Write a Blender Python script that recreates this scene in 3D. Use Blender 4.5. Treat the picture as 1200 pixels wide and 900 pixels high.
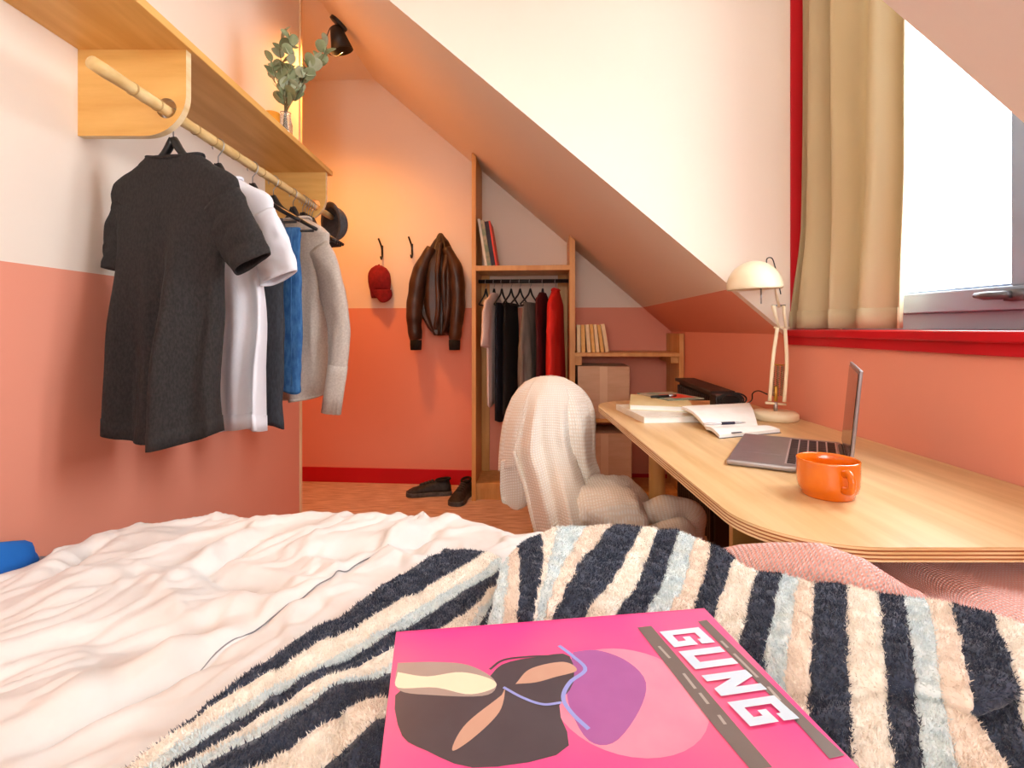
import bpy, math, random
import numpy as np
from mathutils import Vector, Matrix, noise as mnoise
random.seed(7); rng = np.random.default_rng(7)
PI = math.pi
for o in list(bpy.data.objects): bpy.data.objects.remove(o)
SC = bpy.context.scene
COL = SC.collection

# ------------------------------------------------------------------ camera, world, light, exposure
F = 610.0; VX = 590.0; VY = 385.0; H = 1.03           # focal length in px, vanishing point, eye height
cam = bpy.data.cameras.new('camera'); co = bpy.data.objects.new('camera', cam); COL.objects.link(co)
co.location = (0, 0, H); co.rotation_euler = (PI/2, 0, 0)
cam.sensor_width = 36; cam.lens = F/1200*36
cam.shift_x = (600-VX)/1200; cam.shift_y = -(450-VY)/1200
cam.clip_start = 0.02
SC.camera = co
w = bpy.data.worlds.new('sky'); SC.world = w; w.use_nodes = True
bgn = w.node_tree.nodes['Background']
bgn.inputs['Color'].default_value = (0.93, 0.97, 1.0, 1); bgn.inputs['Strength'].default_value = 7.0
SC.view_settings.view_transform = 'Standard'; SC.view_settings.look = 'None'
SC.view_settings.exposure = 0.10; SC.view_settings.gamma = 1.0; SC.view_settings.use_curve_mapping = False

def area(name, loc, rot, sx, sy, power, col):
    l = bpy.data.lights.new(name, 'AREA'); l.shape = 'RECTANGLE'; l.size = sx; l.size_y = sy
    l.energy = power; l.color = col
    o = bpy.data.objects.new(name, l); COL.objects.link(o); o.location = loc; o.rotation_euler = rot
    return o
# daylight arriving at the dormer window; warm fill from a window added behind camera
area('dormer_daylight', (1.28, 1.19, 1.75), (0, PI/2, 0), 1.3, 1.0, 42, (0.84, 0.93, 1.0))
area('added_room_fill', (-0.1, -1.62, 1.75), (PI/2, 0, 0), 1.6, 1.3, 27, (1.0, 0.90, 0.78))

# ------------------------------------------------------------------ pixel helpers (photo px -> point on a known plane)
def onZ(px, py, Z):
    Y = (H-Z)*F/(py-VY); return Vector(((px-VX)/F*Y, Y, Z))
def onY(px, py, Y):
    return Vector(((px-VX)/F*Y, Y, H-(py-VY)/F*Y))
# the far half of the room stands 4.3 degrees off the near half: its own frame
RZ = -math.atan(0.0757); CR, SR = math.cos(RZ), math.sin(RZ)
O2 = Vector((0.955, 1.734, 0))
def W2(x, y, z=0): return Vector((O2.x + x*CR - y*SR, O2.y + x*SR + y*CR, z))
def onB(px, py, yl):
    k = (px-VX)/F
    # X = Ox + x CR - yl SR ; Y = Oy + x SR + yl CR ; X = kY
    x = (k*(O2.y+yl*CR) - O2.x + yl*SR)/(CR - k*SR)
    Y = O2.y + x*SR + yl*CR
    return x, H-(py-VY)/F*Y
SL = 0.866; ZK = 1.01; CEIL = 2.70; BACK = 1.607
def slope_z(xl): return ZK - SL*xl

# ------------------------------------------------------------------ materials
def s2l(c): 
    c = c/255.0
    return c/12.92 if c <= 0.04045 else ((c+0.055)/1.055)**2.4
def rgb(r, g, b): return (s2l(r), s2l(g), s2l(b), 1)
MATS = {}
def mat(name, col, rough=0.6, col2=None, scale=(8, 8, 8), detail=3, bump=0.0, bscale=None, metal=0.0, spec=0.4,
        sheen=0.0, emit=0.0, trans=0.0, lo=0.35, hi=0.65, wave=None, coat=0.0):
    m = bpy.data.materials.new(name); m.use_nodes = True; MATS[name] = m
    nt = m.node_tree; b = nt.nodes['Principled BSDF']
    b.inputs['Base Color'].default_value = col; b.inputs['Roughness'].default_value = rough
    b.inputs['Metallic'].default_value = metal; b.inputs['Specular IOR Level'].default_value = spec
    b.inputs['Sheen Weight'].default_value = sheen; b.inputs['Coat Weight'].default_value = coat
    tc = nt.nodes.new('ShaderNodeTexCoord')
    mp = nt.nodes.new('ShaderNodeMapping'); mp.inputs['Scale'].default_value = scale
    nt.links.new(tc.outputs['Object'], mp.inputs['Vector'])
    nz = nt.nodes.new('ShaderNodeTexNoise'); nz.inputs['Scale'].default_value = 1; nz.inputs['Detail'].default_value = detail
    nt.links.new(mp.outputs[0], nz.inputs['Vector'])
    if col2 is not None:
        r = nt.nodes.new('ShaderNodeValToRGB'); r.color_ramp.elements[0].position = lo; r.color_ramp.elements[1].position = hi
        r.color_ramp.elements[0].color = col; r.color_ramp.elements[1].color = col2
        nt.links.new(nz.outputs['Fac'], r.inputs[0]); nt.links.new(r.outputs[0], b.inputs['Base Color'])
    if bump:
        n2 = nz
        if bscale is not None:
            n2 = nt.nodes.new('ShaderNodeTexNoise'); n2.inputs['Scale'].default_value = 1; n2.inputs['Detail'].default_value = 2
            m2 = nt.nodes.new('ShaderNodeMapping'); m2.inputs['Scale'].default_value = bscale
            nt.links.new(tc.outputs['Object'], m2.inputs['Vector']); nt.links.new(m2.outputs[0], n2.inputs['Vector'])
        bp = nt.nodes.new('ShaderNodeBump'); bp.inputs['Strength'].default_value = bump; bp.inputs['Distance'].default_value = 0.002
        nt.links.new(n2.outputs['Fac'], bp.inputs['Height']); nt.links.new(bp.outputs[0], b.inputs['Normal'])
    if trans:
        out = nt.nodes['Material Output']; t = nt.nodes.new('ShaderNodeBsdfTranslucent'); t.inputs[0].default_value = col
        mx = nt.nodes.new('ShaderNodeMixShader'); mx.inputs[0].default_value = trans
        nt.links.new(b.outputs[0], mx.inputs[1]); nt.links.new(t.outputs[0], mx.inputs[2]); nt.links.new(mx.outputs[0], out.inputs[0])
    return m

CREAM = rgb(241, 226, 211); CORAL = rgb(236, 155, 130)
def wall_paint(name, low=True):
    m = bpy.data.materials.new(name); m.use_nodes = True; nt = m.node_tree; b = nt.nodes['Principled BSDF']
    b.inputs['Roughness'].default_value = 0.7; b.inputs['Specular IOR Level'].default_value = 0.25
    g = nt.nodes.new('ShaderNodeNewGeometry'); sp = nt.nodes.new('ShaderNodeSeparateXYZ')
    nt.links.new(g.outputs['Position'], sp.inputs[0])
    cmp_ = nt.nodes.new('ShaderNodeMath'); cmp_.operation = 'GREATER_THAN'; cmp_.inputs[1].default_value = 1.166 if low else -1
    nt.links.new(sp.outputs['Z'], cmp_.inputs[0])
    nz = nt.nodes.new('ShaderNodeTexNoise'); nz.inputs['Scale'].default_value = 1.3; nz.inputs['Detail'].default_value = 4
    nt.links.new(g.outputs['Position'], nz.inputs['Vector'])
    def vary(c):
        r = nt.nodes.new('ShaderNodeValToRGB'); r.color_ramp.elements[0].position = .3; r.color_ramp.elements[1].position = .7
        r.color_ramp.elements[0].color = tuple(x*0.97 for x in c[:3])+(1,); r.color_ramp.elements[1].color = c
        nt.links.new(nz.outputs['Fac'], r.inputs[0]); return r
    mx = nt.nodes.new('ShaderNodeMix'); mx.data_type = 'RGBA'
    nt.links.new(cmp_.outputs[0], mx.inputs['Factor'])
    nt.links.new(vary(CORAL).outputs[0], mx.inputs[6]); nt.links.new(vary(CREAM).outputs[0], mx.inputs[7])
    nt.links.new(mx.outputs[2], b.inputs['Base Color'])
    n2 = nt.nodes.new('ShaderNodeTexNoise'); n2.inputs['Scale'].default_value = 160
    nt.links.new(g.outputs['Position'], n2.inputs['Vector'])
    bp = nt.nodes.new('ShaderNodeBump'); bp.inputs['Strength'].default_value = .06; bp.inputs['Distance'].default_value = .001
    nt.links.new(n2.outputs['Fac'], bp.inputs['Height']); nt.links.new(bp.outputs[0], b.inputs['Normal'])
    MATS[name] = m; return m
wall_paint('paint_two_tone'); wall_paint('paint_cream', False)
mat('paint_red', rgb(190, 8, 28), .42, rgb(200, 12, 32), (3, 3, 3))
mat('floor_wood', rgb(184, 146, 126), .55, rgb(226, 196, 176), (9, 70, 1), 7, .1)
mat('ply', rgb(214, 160, 84), .42, rgb(232, 184, 108), (3, 3, 22), 5, .03, spec=.35)
mat('ply_y', rgb(214, 158, 80), .42, rgb(232, 182, 106), (22, 2.5, 22), 5, .03, spec=.35)
mat('ply_desk', rgb(204, 166, 114), .34, rgb(226, 192, 144), (26, 2.2, 10), 6, .03, spec=.45)
mat('ply_edge', rgb(150, 92, 48), .5, rgb(224, 178, 118), (1, 1, 330), 1, lo=.45, hi=.55)
mat('ply_light', rgb(238, 212, 168), .5, rgb(220, 186, 132), (6, 6, 40), 3)
mat('pine', rgb(206, 150, 84), .45, rgb(224, 172, 104), (26, 26, 2.5), 5, .03)
mat('bamboo', rgb(236, 206, 150), .5, rgb(214, 178, 116), (30, 14, 30), 4, .15)
mat('bamboo_ring', rgb(200, 166, 108), .55, rgb(180, 140, 84), (40, 40, 40), 3)
mat('black_plastic', rgb(28, 28, 30), .4, rgb(36, 36, 38), (30, 30, 30))
mat('steel', rgb(170, 170, 172), .3, rgb(190, 190, 192), (30, 30, 30), metal=1.0)
mat('charcoal_cloth', rgb(34, 31, 31), .95, rgb(48, 44, 43), (260, 260, 120), 3, .25, sheen=.0)
mat('white_cloth', rgb(238, 238, 244), .9, rgb(228, 228, 236), (9, 9, 5), 4, .3, (70, 70, 50))
mat('dark_grey_cloth', rgb(50, 54, 60), .9, rgb(64, 68, 76), (200, 200, 60), 3, .2)
mat('denim', rgb(40, 92, 150), .9, rgb(70, 124, 180), (90, 90, 30), 4, .3)
mat('beige_knit', rgb(206, 194, 182), .95, rgb(190, 176, 164), (160, 160, 160), 3, .4)
mat('hat_grey', rgb(74, 76, 80), .9, rgb(86, 88, 92), (90, 90, 90), 3, .2)
mat('cap_red', rgb(140, 22, 34), .85, rgb(116, 14, 26), (40, 40, 40), 4, .3)
mat('leather', rgb(40, 24, 18), .40, rgb(74, 48, 32), (14, 14, 9), 5, .9, (30, 30, 18), spec=.45)
mat('rib_black', rgb(18, 17, 18), .9, rgb(26, 25, 26), (200, 200, 20))
mat('navy_cloth', rgb(20, 22, 34), .9, rgb(30, 32, 46), (40, 40, 20), 3, .3)
mat('grey_cloth', rgb(120, 112, 104), .9, rgb(140, 130, 120), (60, 60, 10), 3, .3)
mat('maroon_cloth', rgb(70, 12, 18), .85, rgb(86, 18, 24), (20, 20, 10))
mat('red_cloth', rgb(216, 36, 32), .75, rgb(226, 48, 40), (14, 14, 8), 4, .3)
mat('pale_pink_cloth', rgb(232, 214, 208), .9, rgb(222, 202, 196), (14, 14, 8), 4, .3)
mat('cardboard', rgb(206, 170, 138), .8, rgb(214, 180, 150), (6, 6, 40), 3)
mat('tape', rgb(220, 190, 158), .4, rgb(226, 198, 166), (8, 8, 8))
mat('paper_cream', rgb(238, 208, 152), .8, rgb(228, 194, 134), (40, 40, 40))
mat('paper_white', rgb(242, 240, 236), .75, rgb(236, 232, 226), (20, 20, 60))
mat('paper_pale', rgb(244, 222, 180), .7, rgb(238, 212, 166), (30, 30, 30))
mat('paper_spine', rgb(240, 196, 120), .7, rgb(230, 180, 100), (30, 30, 30))
mat('book_white', rgb(226, 224, 214), .6, rgb(216, 212, 202), (20, 20, 20))
mat('book_sage', rgb(120, 140, 120), .6, rgb(170, 160, 140), (12, 12, 14), lo=.45, hi=.55)
mat('book_navy', rgb(34, 34, 56), .55, rgb(44, 44, 66), (20, 20, 20))
mat('book_red', rgb(224, 72, 52), .55, rgb(214, 62, 46), (20, 20, 20))
mat('book_cream', rgb(222, 206, 158), .6, rgb(214, 196, 146), (20, 20, 20))
mat('shoe_black', rgb(24, 25, 27), .6, rgb(44, 45, 48), (60, 60, 60), 3, .4)
mat('shoe_sole', rgb(70, 72, 74), .7, rgb(96, 98, 98), (40, 40, 40))
mat('knit_cream', rgb(236, 226, 212), .95, rgb(226, 212, 194), (12, 12, 12), 3, sheen=.2)
mat('chair_shell', rgb(196, 160, 118), .5, rgb(206, 172, 130), (10, 10, 10))
mat('lamp_cream', rgb(240, 226, 194), .35, rgb(236, 220, 186), (10, 10, 10), spec=.5)
mat('lamp_inside', rgb(248, 244, 234), .5, rgb(244, 240, 228), (10, 10, 10))
mat('spring', rgb(150, 132, 104), .35, rgb(160, 140, 110), (10, 10, 10), metal=.8)
mat('brass', rgb(206, 160, 70), .3, rgb(214, 168, 78), (10, 10, 10), metal=.9)
mat('alu', rgb(150, 148, 152), .32, rgb(158, 156, 160), (20, 20, 20), metal=.75)
mat('alu_light', rgb(206, 202, 206), .3, rgb(214, 210, 212), (20, 20, 20), metal=.6)
mat('key', rgb(40, 32, 36), .5, rgb(48, 40, 44), (30, 30, 30))
mat('screen', rgb(20, 20, 24), .12, rgb(24, 24, 28), (3, 3, 3), spec=.6)
mat('cup_orange', rgb(226, 116, 14), .18, rgb(216, 104, 8), (14, 14, 14), spec=.6, coat=.5)
mat('radiator', rgb(46, 38, 36), .5, rgb(56, 46, 42), (10, 10, 10))
mat('window_grey', rgb(150, 170, 192), .45, rgb(156, 176, 198), (5, 5, 5))
mat('handle_grey', rgb(96, 98, 102), .4, rgb(104, 106, 110), (9, 9, 9), metal=.5)
mat('curtain', rgb(204, 186, 150), .85, rgb(196, 176, 138), (4, 4, 1), 3, .15, (300, 300, 300), trans=.16)
mat('mattress_grey', rgb(128, 130, 140), .9, rgb(140, 142, 152), (20, 20, 20), 3, .2)
mat('bed_wood', rgb(190, 150, 104), .5, rgb(204, 166, 118), (3, 20, 20))
mat('duvet', rgb(222, 218, 215), .9, rgb(214, 208, 203), (10, 10, 10), 4, .35, (36, 36, 36), sheen=.1)
mat('seam', rgb(120, 118, 122), .9, rgb(140, 136, 138), (30, 30, 30))
mat('pillow_blue', rgb(14, 88, 168), .9, rgb(20, 100, 182), (14, 14, 14), 4, .4, (60, 60, 60))
mat('wool_navy', rgb(38, 46, 66), .95, rgb(56, 66, 88), (60, 60, 60), 4, .6, (180, 180, 180), sheen=.25)
mat('wool_cream', rgb(250, 244, 234), .95, rgb(242, 232, 218), (60, 60, 60), 4, .6, (180, 180, 180), sheen=.2)
mat('wool_blue', rgb(208, 222, 226), .95, rgb(226, 234, 232), (60, 60, 60), 4, .6, (180, 180, 180), sheen=.2)
mat('wool_peach', rgb(246, 232, 218), .95, rgb(238, 222, 206), (60, 60, 60), 4, .6, (180, 180, 180), sheen=.2)
mat('print_pink', rgb(250, 62, 150), .3, rgb(252, 110, 150), (5, 5, 5), 2, lo=.4, hi=.75, spec=.4)
mat('print_pale_pink', rgb(250, 140, 170), .35, rgb(248, 150, 176), (30, 30, 30))
mat('print_purple', rgb(166, 92, 160), .35, rgb(172, 98, 166), (30, 30, 30))
mat('print_dark', rgb(74, 66, 74), .35, rgb(80, 72, 80), (30, 30, 30))
mat('print_taupe', rgb(168, 150, 142), .35, rgb(172, 154, 146), (30, 30, 30))
mat('print_cream', rgb(240, 224, 196), .35, rgb(244, 228, 200), (30, 30, 30))
mat('print_tan', rgb(200, 158, 138), .35, rgb(204, 164, 144), (30, 30, 30))
mat('print_lavender', rgb(150, 160, 226), .35, rgb(156, 166, 230), (30, 30, 30))
mat('print_letter', rgb(206, 226, 244), .35, rgb(212, 230, 246), (30, 30, 30))
mat('print_band', rgb(112, 100, 96), .35, rgb(118, 106, 102), (30, 30, 30))
mat('print_text', rgb(176, 168, 162), .4, rgb(180, 172, 166), (30, 30, 30))
mat('amber', rgb(226, 150, 50), .25, rgb(220, 140, 40), (12, 12, 12))
mat('stem', rgb(120, 96, 60), .7, rgb(104, 84, 50), (30, 30, 30))
mat('leaf', rgb(126, 136, 96), .6, rgb(158, 166, 134), (14, 14, 14), 3)
mat('leaf_b', rgb(152, 158, 128), .6, rgb(176, 182, 156), (14, 14, 14), 3)
mat('red_bag', rgb(200, 20, 30), .6, rgb(186, 14, 24), (14, 14, 14))
mat('strip_cream', rgb(244, 214, 172), .6, rgb(240, 208, 164), (9, 9, 9))

def waffle(name, c1, c2, sc, strength=.8):
    m = mat(name, c1, .95, c2, (9, 9, 9)); nt = m.node_tree; b = nt.nodes['Principled BSDF']
    for l in list(b.inputs['Normal'].links): nt.links.remove(l)
    uv = nt.nodes.new('ShaderNodeTexCoord'); outs = []
    for d in ('X', 'Y'):
        wv = nt.nodes.new('ShaderNodeTexWave'); wv.wave_type = 'BANDS'; wv.bands_direction = d
        wv.inputs['Scale'].default_value = sc; wv.inputs['Distortion'].default_value = .6
        nt.links.new(uv.outputs['UV'], wv.inputs['Vector']); outs.append(wv)
    mu = nt.nodes.new('ShaderNodeMath'); mu.operation = 'MULTIPLY'
    nt.links.new(outs[0].outputs['Fac'], mu.inputs[0]); nt.links.new(outs[1].outputs['Fac'], mu.inputs[1])
    bp = nt.nodes.new('ShaderNodeBump'); bp.inputs['Strength'].default_value = strength; bp.inputs['Distance'].default_value = .004
    nt.links.new(mu.outputs[0], bp.inputs['Height']); nt.links.new(bp.outputs[0], b.inputs['Normal'])
    r = nt.nodes.new('ShaderNodeValToRGB'); r.color_ramp.elements[0].color = c2; r.color_ramp.elements[1].color = c1
    r.color_ramp.elements[0].position = .05; r.color_ramp.elements[1].position = .5
    nt.links.new(mu.outputs[0], r.inputs[0]); nt.links.new(r.outputs[0], b.inputs['Base Color'])
    return m
waffle('knit_cream_uv', rgb(250, 246, 238), rgb(238, 226, 210), 34, .5)
waffle('pink_waffle', rgb(252, 226, 226), rgb(246, 178, 164), 27)

m = bpy.data.materials.new('pane_glass'); m.use_nodes = True; nt = m.node_tree; nt.nodes.remove(nt.nodes['Principled BSDF'])
tr = nt.nodes.new('ShaderNodeBsdfTransparent'); gl = nt.nodes.new('ShaderNodeBsdfGlossy'); gl.inputs['Roughness'].default_value = .02
mx = nt.nodes.new('ShaderNodeMixShader'); mx.inputs[0].default_value = .05
nt.links.new(tr.outputs[0], mx.inputs[1]); nt.links.new(gl.outputs[0], mx.inputs[2]); nt.links.new(mx.outputs[0], nt.nodes['Material Output'].inputs[0])
MATS['pane_glass'] = m
m = bpy.data.materials.new('vase_glass'); m.use_nodes = True; b = m.node_tree.nodes['Principled BSDF']
b.inputs['Base Color'].default_value = (.9, .93, .9, 1); b.inputs['Roughness'].default_value = .05; b.inputs['Transmission Weight'].default_value = .9
MATS['vase_glass'] = m
m = bpy.data.materials.new('bulb_glow'); m.use_nodes = True; b = m.node_tree.nodes['Principled BSDF']
b.inputs['Emission Color'].default_value = (1, .66, .34, 1); b.inputs['Emission Strength'].default_value = 12
MATS['bulb_glow'] = m

# ------------------------------------------------------------------ mesh builder
class MB:
    def __init__(s): s.v = []; s.f = []; s.mi = []; s.uv = {}
    def add(s, vs, fs, mi=0):
        n = len(s.v); s.v += [tuple(v) for v in vs]; s.f += [tuple(i+n for i in f) for f in fs]; s.mi += [mi]*len(fs); return s
    def box(s, x0, x1, y0, y1, z0, z1, mi=0):
        vs = [(x, y, z) for z in (z0, z1) for y in (y0, y1) for x in (x0, x1)]
        return s.add(vs, [(0, 2, 3, 1), (4, 5, 7, 6), (0, 1, 5, 4), (2, 6, 7, 3), (0, 4, 6, 2), (1, 3, 7, 5)], mi)
    def obox(s, c, ax, ay, az, hx, hy, hz, mi=0):
        c = Vector(c); ax = Vector(ax).normalized(); ay = Vector(ay).normalized(); az = Vector(az).normalized()
        vs = [c+ax*hx*i+ay*hy*j+az*hz*k for k in (-1, 1) for j in (-1, 1) for i in (-1, 1)]
        return s.add(vs, [(0, 2, 3, 1), (4, 5, 7, 6), (0, 1, 5, 4), (2, 6, 7, 3), (0, 4, 6, 2), (1, 3, 7, 5)], mi)
    def prism(s, pts, vec, mi=0):                      # polygon (3D points) extruded by vec
        n = len(pts); vec = Vector(vec); a = [Vector(p) for p in pts]
        fs = [tuple(range(n))[::-1], tuple(range(n, 2*n))] + [(i, (i+1) % n, (i+1) % n+n, i+n) for i in range(n)]
        return s.add(a+[p+vec for p in a], fs, mi)
    def tube(s, pts, r, n=10, cap=True, flat=1.0, mi=0, up=None):
        pts = [Vector(p) for p in pts]; m = len(pts); rs = r if hasattr(r, '__len__') else [r]*m
        vs = []; prev = None
        for i, p in enumerate(pts):
            t = (pts[min(i+1, m-1)]-pts[max(i-1, 0)])
            t = t.normalized() if t.length > 1e-9 else Vector((0, 0, 1))
            if prev is None:
                a = Vector(up) if up is not None else (Vector((0, 0, 1)) if abs(t.z) < .9 else Vector((1, 0, 0)))
            else: a = prev
            a = (a-t*a.dot(t)); a = a.normalized() if a.length > 1e-6 else t.orthogonal().normalized()
            prev = a; b = t.cross(a)
            for k in range(n):
                th = 2*PI*k/n; vs.append(p+a*math.cos(th)*rs[i]*flat+b*math.sin(th)*rs[i])
        fs = [(i*n+k, i*n+(k+1) % n, (i+1)*n+(k+1) % n, (i+1)*n+k) for i in range(m-1) for k in range(n)]
        if cap: fs += [tuple(range(n))[::-1], tuple(range((m-1)*n, m*n))]
        return s.add(vs, fs, mi)
    def lathe(s, prof, c=(0, 0, 0), n=32, cap=True, mi=0):  # prof [(r,z)]
        c = Vector(c); m = len(prof)
        vs = [c+Vector((r*math.cos(2*PI*k/n), r*math.sin(2*PI*k/n), z)) for r, z in prof for k in range(n)]
        fs = [(i*n+k, i*n+(k+1) % n, (i+1)*n+(k+1) % n, (i+1)*n+k) for i in range(m-1) for k in range(n)]
        if cap: fs += [tuple(range(n))[::-1], tuple(range((m-1)*n, m*n))]
        return s.add(vs, fs, mi)
    def rings(s, rings, cap=True, mi=0):               # list of equal-length closed loops
        m = len(rings); n = len(rings[0])
        vs = [p for r in rings for p in r]
        fs = [(i*n+k, i*n+(k+1) % n, (i+1)*n+(k+1) % n, (i+1)*n+k) for i in range(m-1) for k in range(n)]
        if cap: fs += [tuple(range(n))[::-1], tuple(range((m-1)*n, m*n))]
        return s.add(vs, fs, mi)
    def grid(s, fn, nu, nv, mi=0, uvs=None):
        n0 = len(s.v)
        vs = [fn(i/(nu-1), j/(nv-1)) for j in range(nv) for i in range(nu)]
        fs = [(j*nu+i, j*nu+i+1, (j+1)*nu+i+1, (j+1)*nu+i) for j in range(nv-1) for i in range(nu-1)]
        if uvs:
            for j in range(nv):
                for i in range(nu): s.uv[n0+j*nu+i] = (i/(nu-1)*uvs[0], j/(nv-1)*uvs[1])
        return s.add(vs, fs, mi)
    def build(s, name, mats, parent=None, smooth=False, bevel=0, solid=0, sub=0, M=None, seg=2, angle=35):
        me = bpy.data.meshes.new(name)
        vs = s.v if M is None else [tuple(M @ Vector(v)) for v in s.v]
        me.from_pydata([tuple(v) for v in vs], [], s.f)
        for q in (mats if isinstance(mats, (list, tuple)) else [mats]): me.materials.append(MATS[q])
        me.polygons.foreach_set('material_index', s.mi)
        if smooth: me.polygons.foreach_set('use_smooth', [True]*len(s.f))
        if s.uv:
            l = me.uv_layers.new(name='UVMap')
            for lp in me.loops: l.data[lp.index].uv = s.uv.get(lp.vertex_index, (0, 0))
        me.validate(); me.update()
        o = bpy.data.objects.new(name, me); COL.objects.link(o)
        if parent is not None: o.parent = parent
        if solid:
            q = o.modifiers.new('thickness', 'SOLIDIFY'); q.thickness = solid; q.offset = 0
        if bevel:
            q = o.modifiers.new('bevel', 'BEVEL'); q.width = bevel; q.segments = seg; q.limit_method = 'ANGLE'; q.angle_limit = math.radians(angle)
        if sub:
            q = o.modifiers.new('sub', 'SUBSURF'); q.levels = sub; q.render_levels = sub
        return o
def tag(o, label=None, cat=None, group=None, kind=None):
    if label: o['label'] = label
    if cat: o['category'] = cat
    if group: o['group'] = group
    if kind: o['kind'] = kind
    return o
def thing(name, label, cat, loc=(0, 0, 0), rz=0, group=None):
    o = bpy.data.objects.new(name, None); COL.objects.link(o); o.location = loc; o.rotation_euler = (0, 0, rz)
    o.empty_display_size = .05
    return tag(o, label, cat, group)
def struct(o): o['kind'] = 'structure'; return o
def place(o, loc, rz=0): o.location = loc; o.rotation_euler = (0, 0, rz); return o
def dup(root, loc, rz=0, label=None, group=None):
    r = root.copy(); COL.objects.link(r); r.location = loc; r.rotation_euler = (0, 0, rz)
    if label: r['label'] = label
    if group: r['group'] = group
    for ch in list(root.children):
        c = ch.copy(); COL.objects.link(c); c.parent = r
        for g in ch.children:
            d = g.copy(); COL.objects.link(d); d.parent = c
    return r
def cat_rom(pts, n):
    P = [Vector(p) for p in pts]; P = [P[0]*2-P[1]]+P+[P[-1]*2-P[-2]]; out = []
    m = len(P)-3
    for i in range(n):
        t = i/(n-1)*m; k = min(int(t), m-1); t -= k
        a, b, c, d = P[k:k+4]
        out.append(.5*((2*b)+(c-a)*t+(2*a-5*b+4*c-d)*t*t+(3*b-a-3*c+d)*t*t*t))
    return out
def fbm(x, y, z=0, o=3): return mnoise.fractal(Vector((x, y, z)), 1.0, 2.0, o)
def sstep(a, b, x):
    t = max(0, min(1, (x-a)/(b-a))); return t*t*(3-2*t)

# ================================================================== STRUCTURE
struct(MB().box(-2.1, 1.3, -1.75, 3.8, -.08, 0).build('floor', 'floor_wood'))
struct(MB().box(-2.1, 1.6, -1.75, 3.9, CEIL, CEIL+.08).build('ceiling', 'paint_cream'))
struct(MB().box(-2.0, -1.01, -1.65, 2.59, 0, CEIL).build('wall_left', 'paint_two_tone'))
struct(MB().box(-2.1, -2.0, 2.4, 3.8, 0, CEIL).build('wall_nook', 'paint_two_tone'))
struct(MB().prism([W2(-3.2, BACK), W2(.2, BACK), W2(.2, BACK+.1), W2(-3.2, BACK+.1)], (0, 0, CEIL)).build('wall_back', 'paint_two_tone'))
# window wall below the sill, knee wall under the far slope
struct(MB().box(.955, 1.27, -1.65, 1.734, 0, 1.0).build('wall_right', 'paint_two_tone'))
struct(MB().prism([W2(0, 0), W2(.12, 0), W2(.12, BACK+.1), W2(0, BACK+.1)], (0, 0, ZK+.12)).build('wall_knee', 'paint_two_tone'))
# sloped ceilings: far and near of the dormer
xr = -(CEIL-ZK)/SL
def slope(name, P, y0, y1, m):
    a = [P(0, y0, ZK), P(xr, y0, CEIL), P(xr+.15, y0, CEIL), P(.13, y0, ZK+.02)]
    b = [P(0, y1, ZK), P(xr, y1, CEIL), P(xr+.15, y1, CEIL), P(.13, y1, ZK+.02)]
    return struct(MB().add(a+b, [(3, 2, 1, 0), (4, 5, 6, 7)]+[(i, (i+1) % 4, (i+1) % 4+4, i+4) for i in range(4)]).build(name, m))
slope('wall_slope_far', W2, .03, BACK+.05, 'paint_two_tone')
slope('wall_slope_near', lambda x, y, z: Vector((.955+x, y, z)), -1.65, .64, 'paint_two_tone')
# dormer cheeks
struct(MB().prism([W2(0, 0, ZK-.005), W2(xr, 0, CEIL), W2(.4, 0, CEIL), W2(.4, 0, 1.0), W2(0, 0, 1.0)], W2(0, .04)-W2(0, 0)).build('wall_dormer_far', 'paint_cream'))
struct(MB().prism([(.955, .625, ZK+.012), (.955+xr+.014, .625, CEIL), (1.3, .625, CEIL), (1.3, .625, 1.0), (.955, .625, 1.0)], (0, .014, 0)).build('wall_dormer_near', 'paint_cream'))
struct(MB().box(1.10, 1.27, .62, 1.75, 2.35, CEIL).build('wall_lintel', 'paint_cream'))
# wall behind the bed with a window opening added to let fill light in
wb = MB()
wb.box(-1.05, 1.0, -1.75, -1.65, 0, 1.05); wb.box(-1.05, 1.0, -1.75, -1.65, 2.45, CEIL)
wb.box(-1.05, -.95, -1.75, -1.65, 1.05, 2.45); wb.box(.75, 1.0, -1.75, -1.65, 1.05, 2.45)
struct(wb.build('wall_behind', 'paint_two_tone'))
# red skirting
struct(MB().prism([W2(-3.0, BACK-.015), W2(0, BACK-.015), W2(0, BACK), W2(-3.0, BACK)], (0, 0, .097)).build('baseboard_back', 'paint_red', bevel=.002))
struct(MB().box(-1.01, -.995, 1.3, 2.59, 0, .097).build('baseboard_left', 'paint_red', bevel=.002))
struct(MB().box(-1.012, -1.003, 2.575, 2.594, .097, CEIL).build('corner_strip', 'strip_cream'))  # thin cream strip up the outer corner of the left wall
# red window surround: jamb, apron and sill
struct(MB().prism([W2(0, -.006, 1.03), W2(.2, -.006, 1.03), W2(.2, 0, 1.03), W2(0, 0, 1.03)], (0, 0, CEIL-1.03)).build('trim_2', 'paint_red'))
struct(MB().box(.943, .955, -.4, 1.734, .977, 1.005).build('trim_3', 'paint_red', bevel=.002))
struct(MB().box(.930, 1.16, .62, 1.736, 1.003, 1.026).build('window_sill', 'paint_red', bevel=.004))
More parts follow.
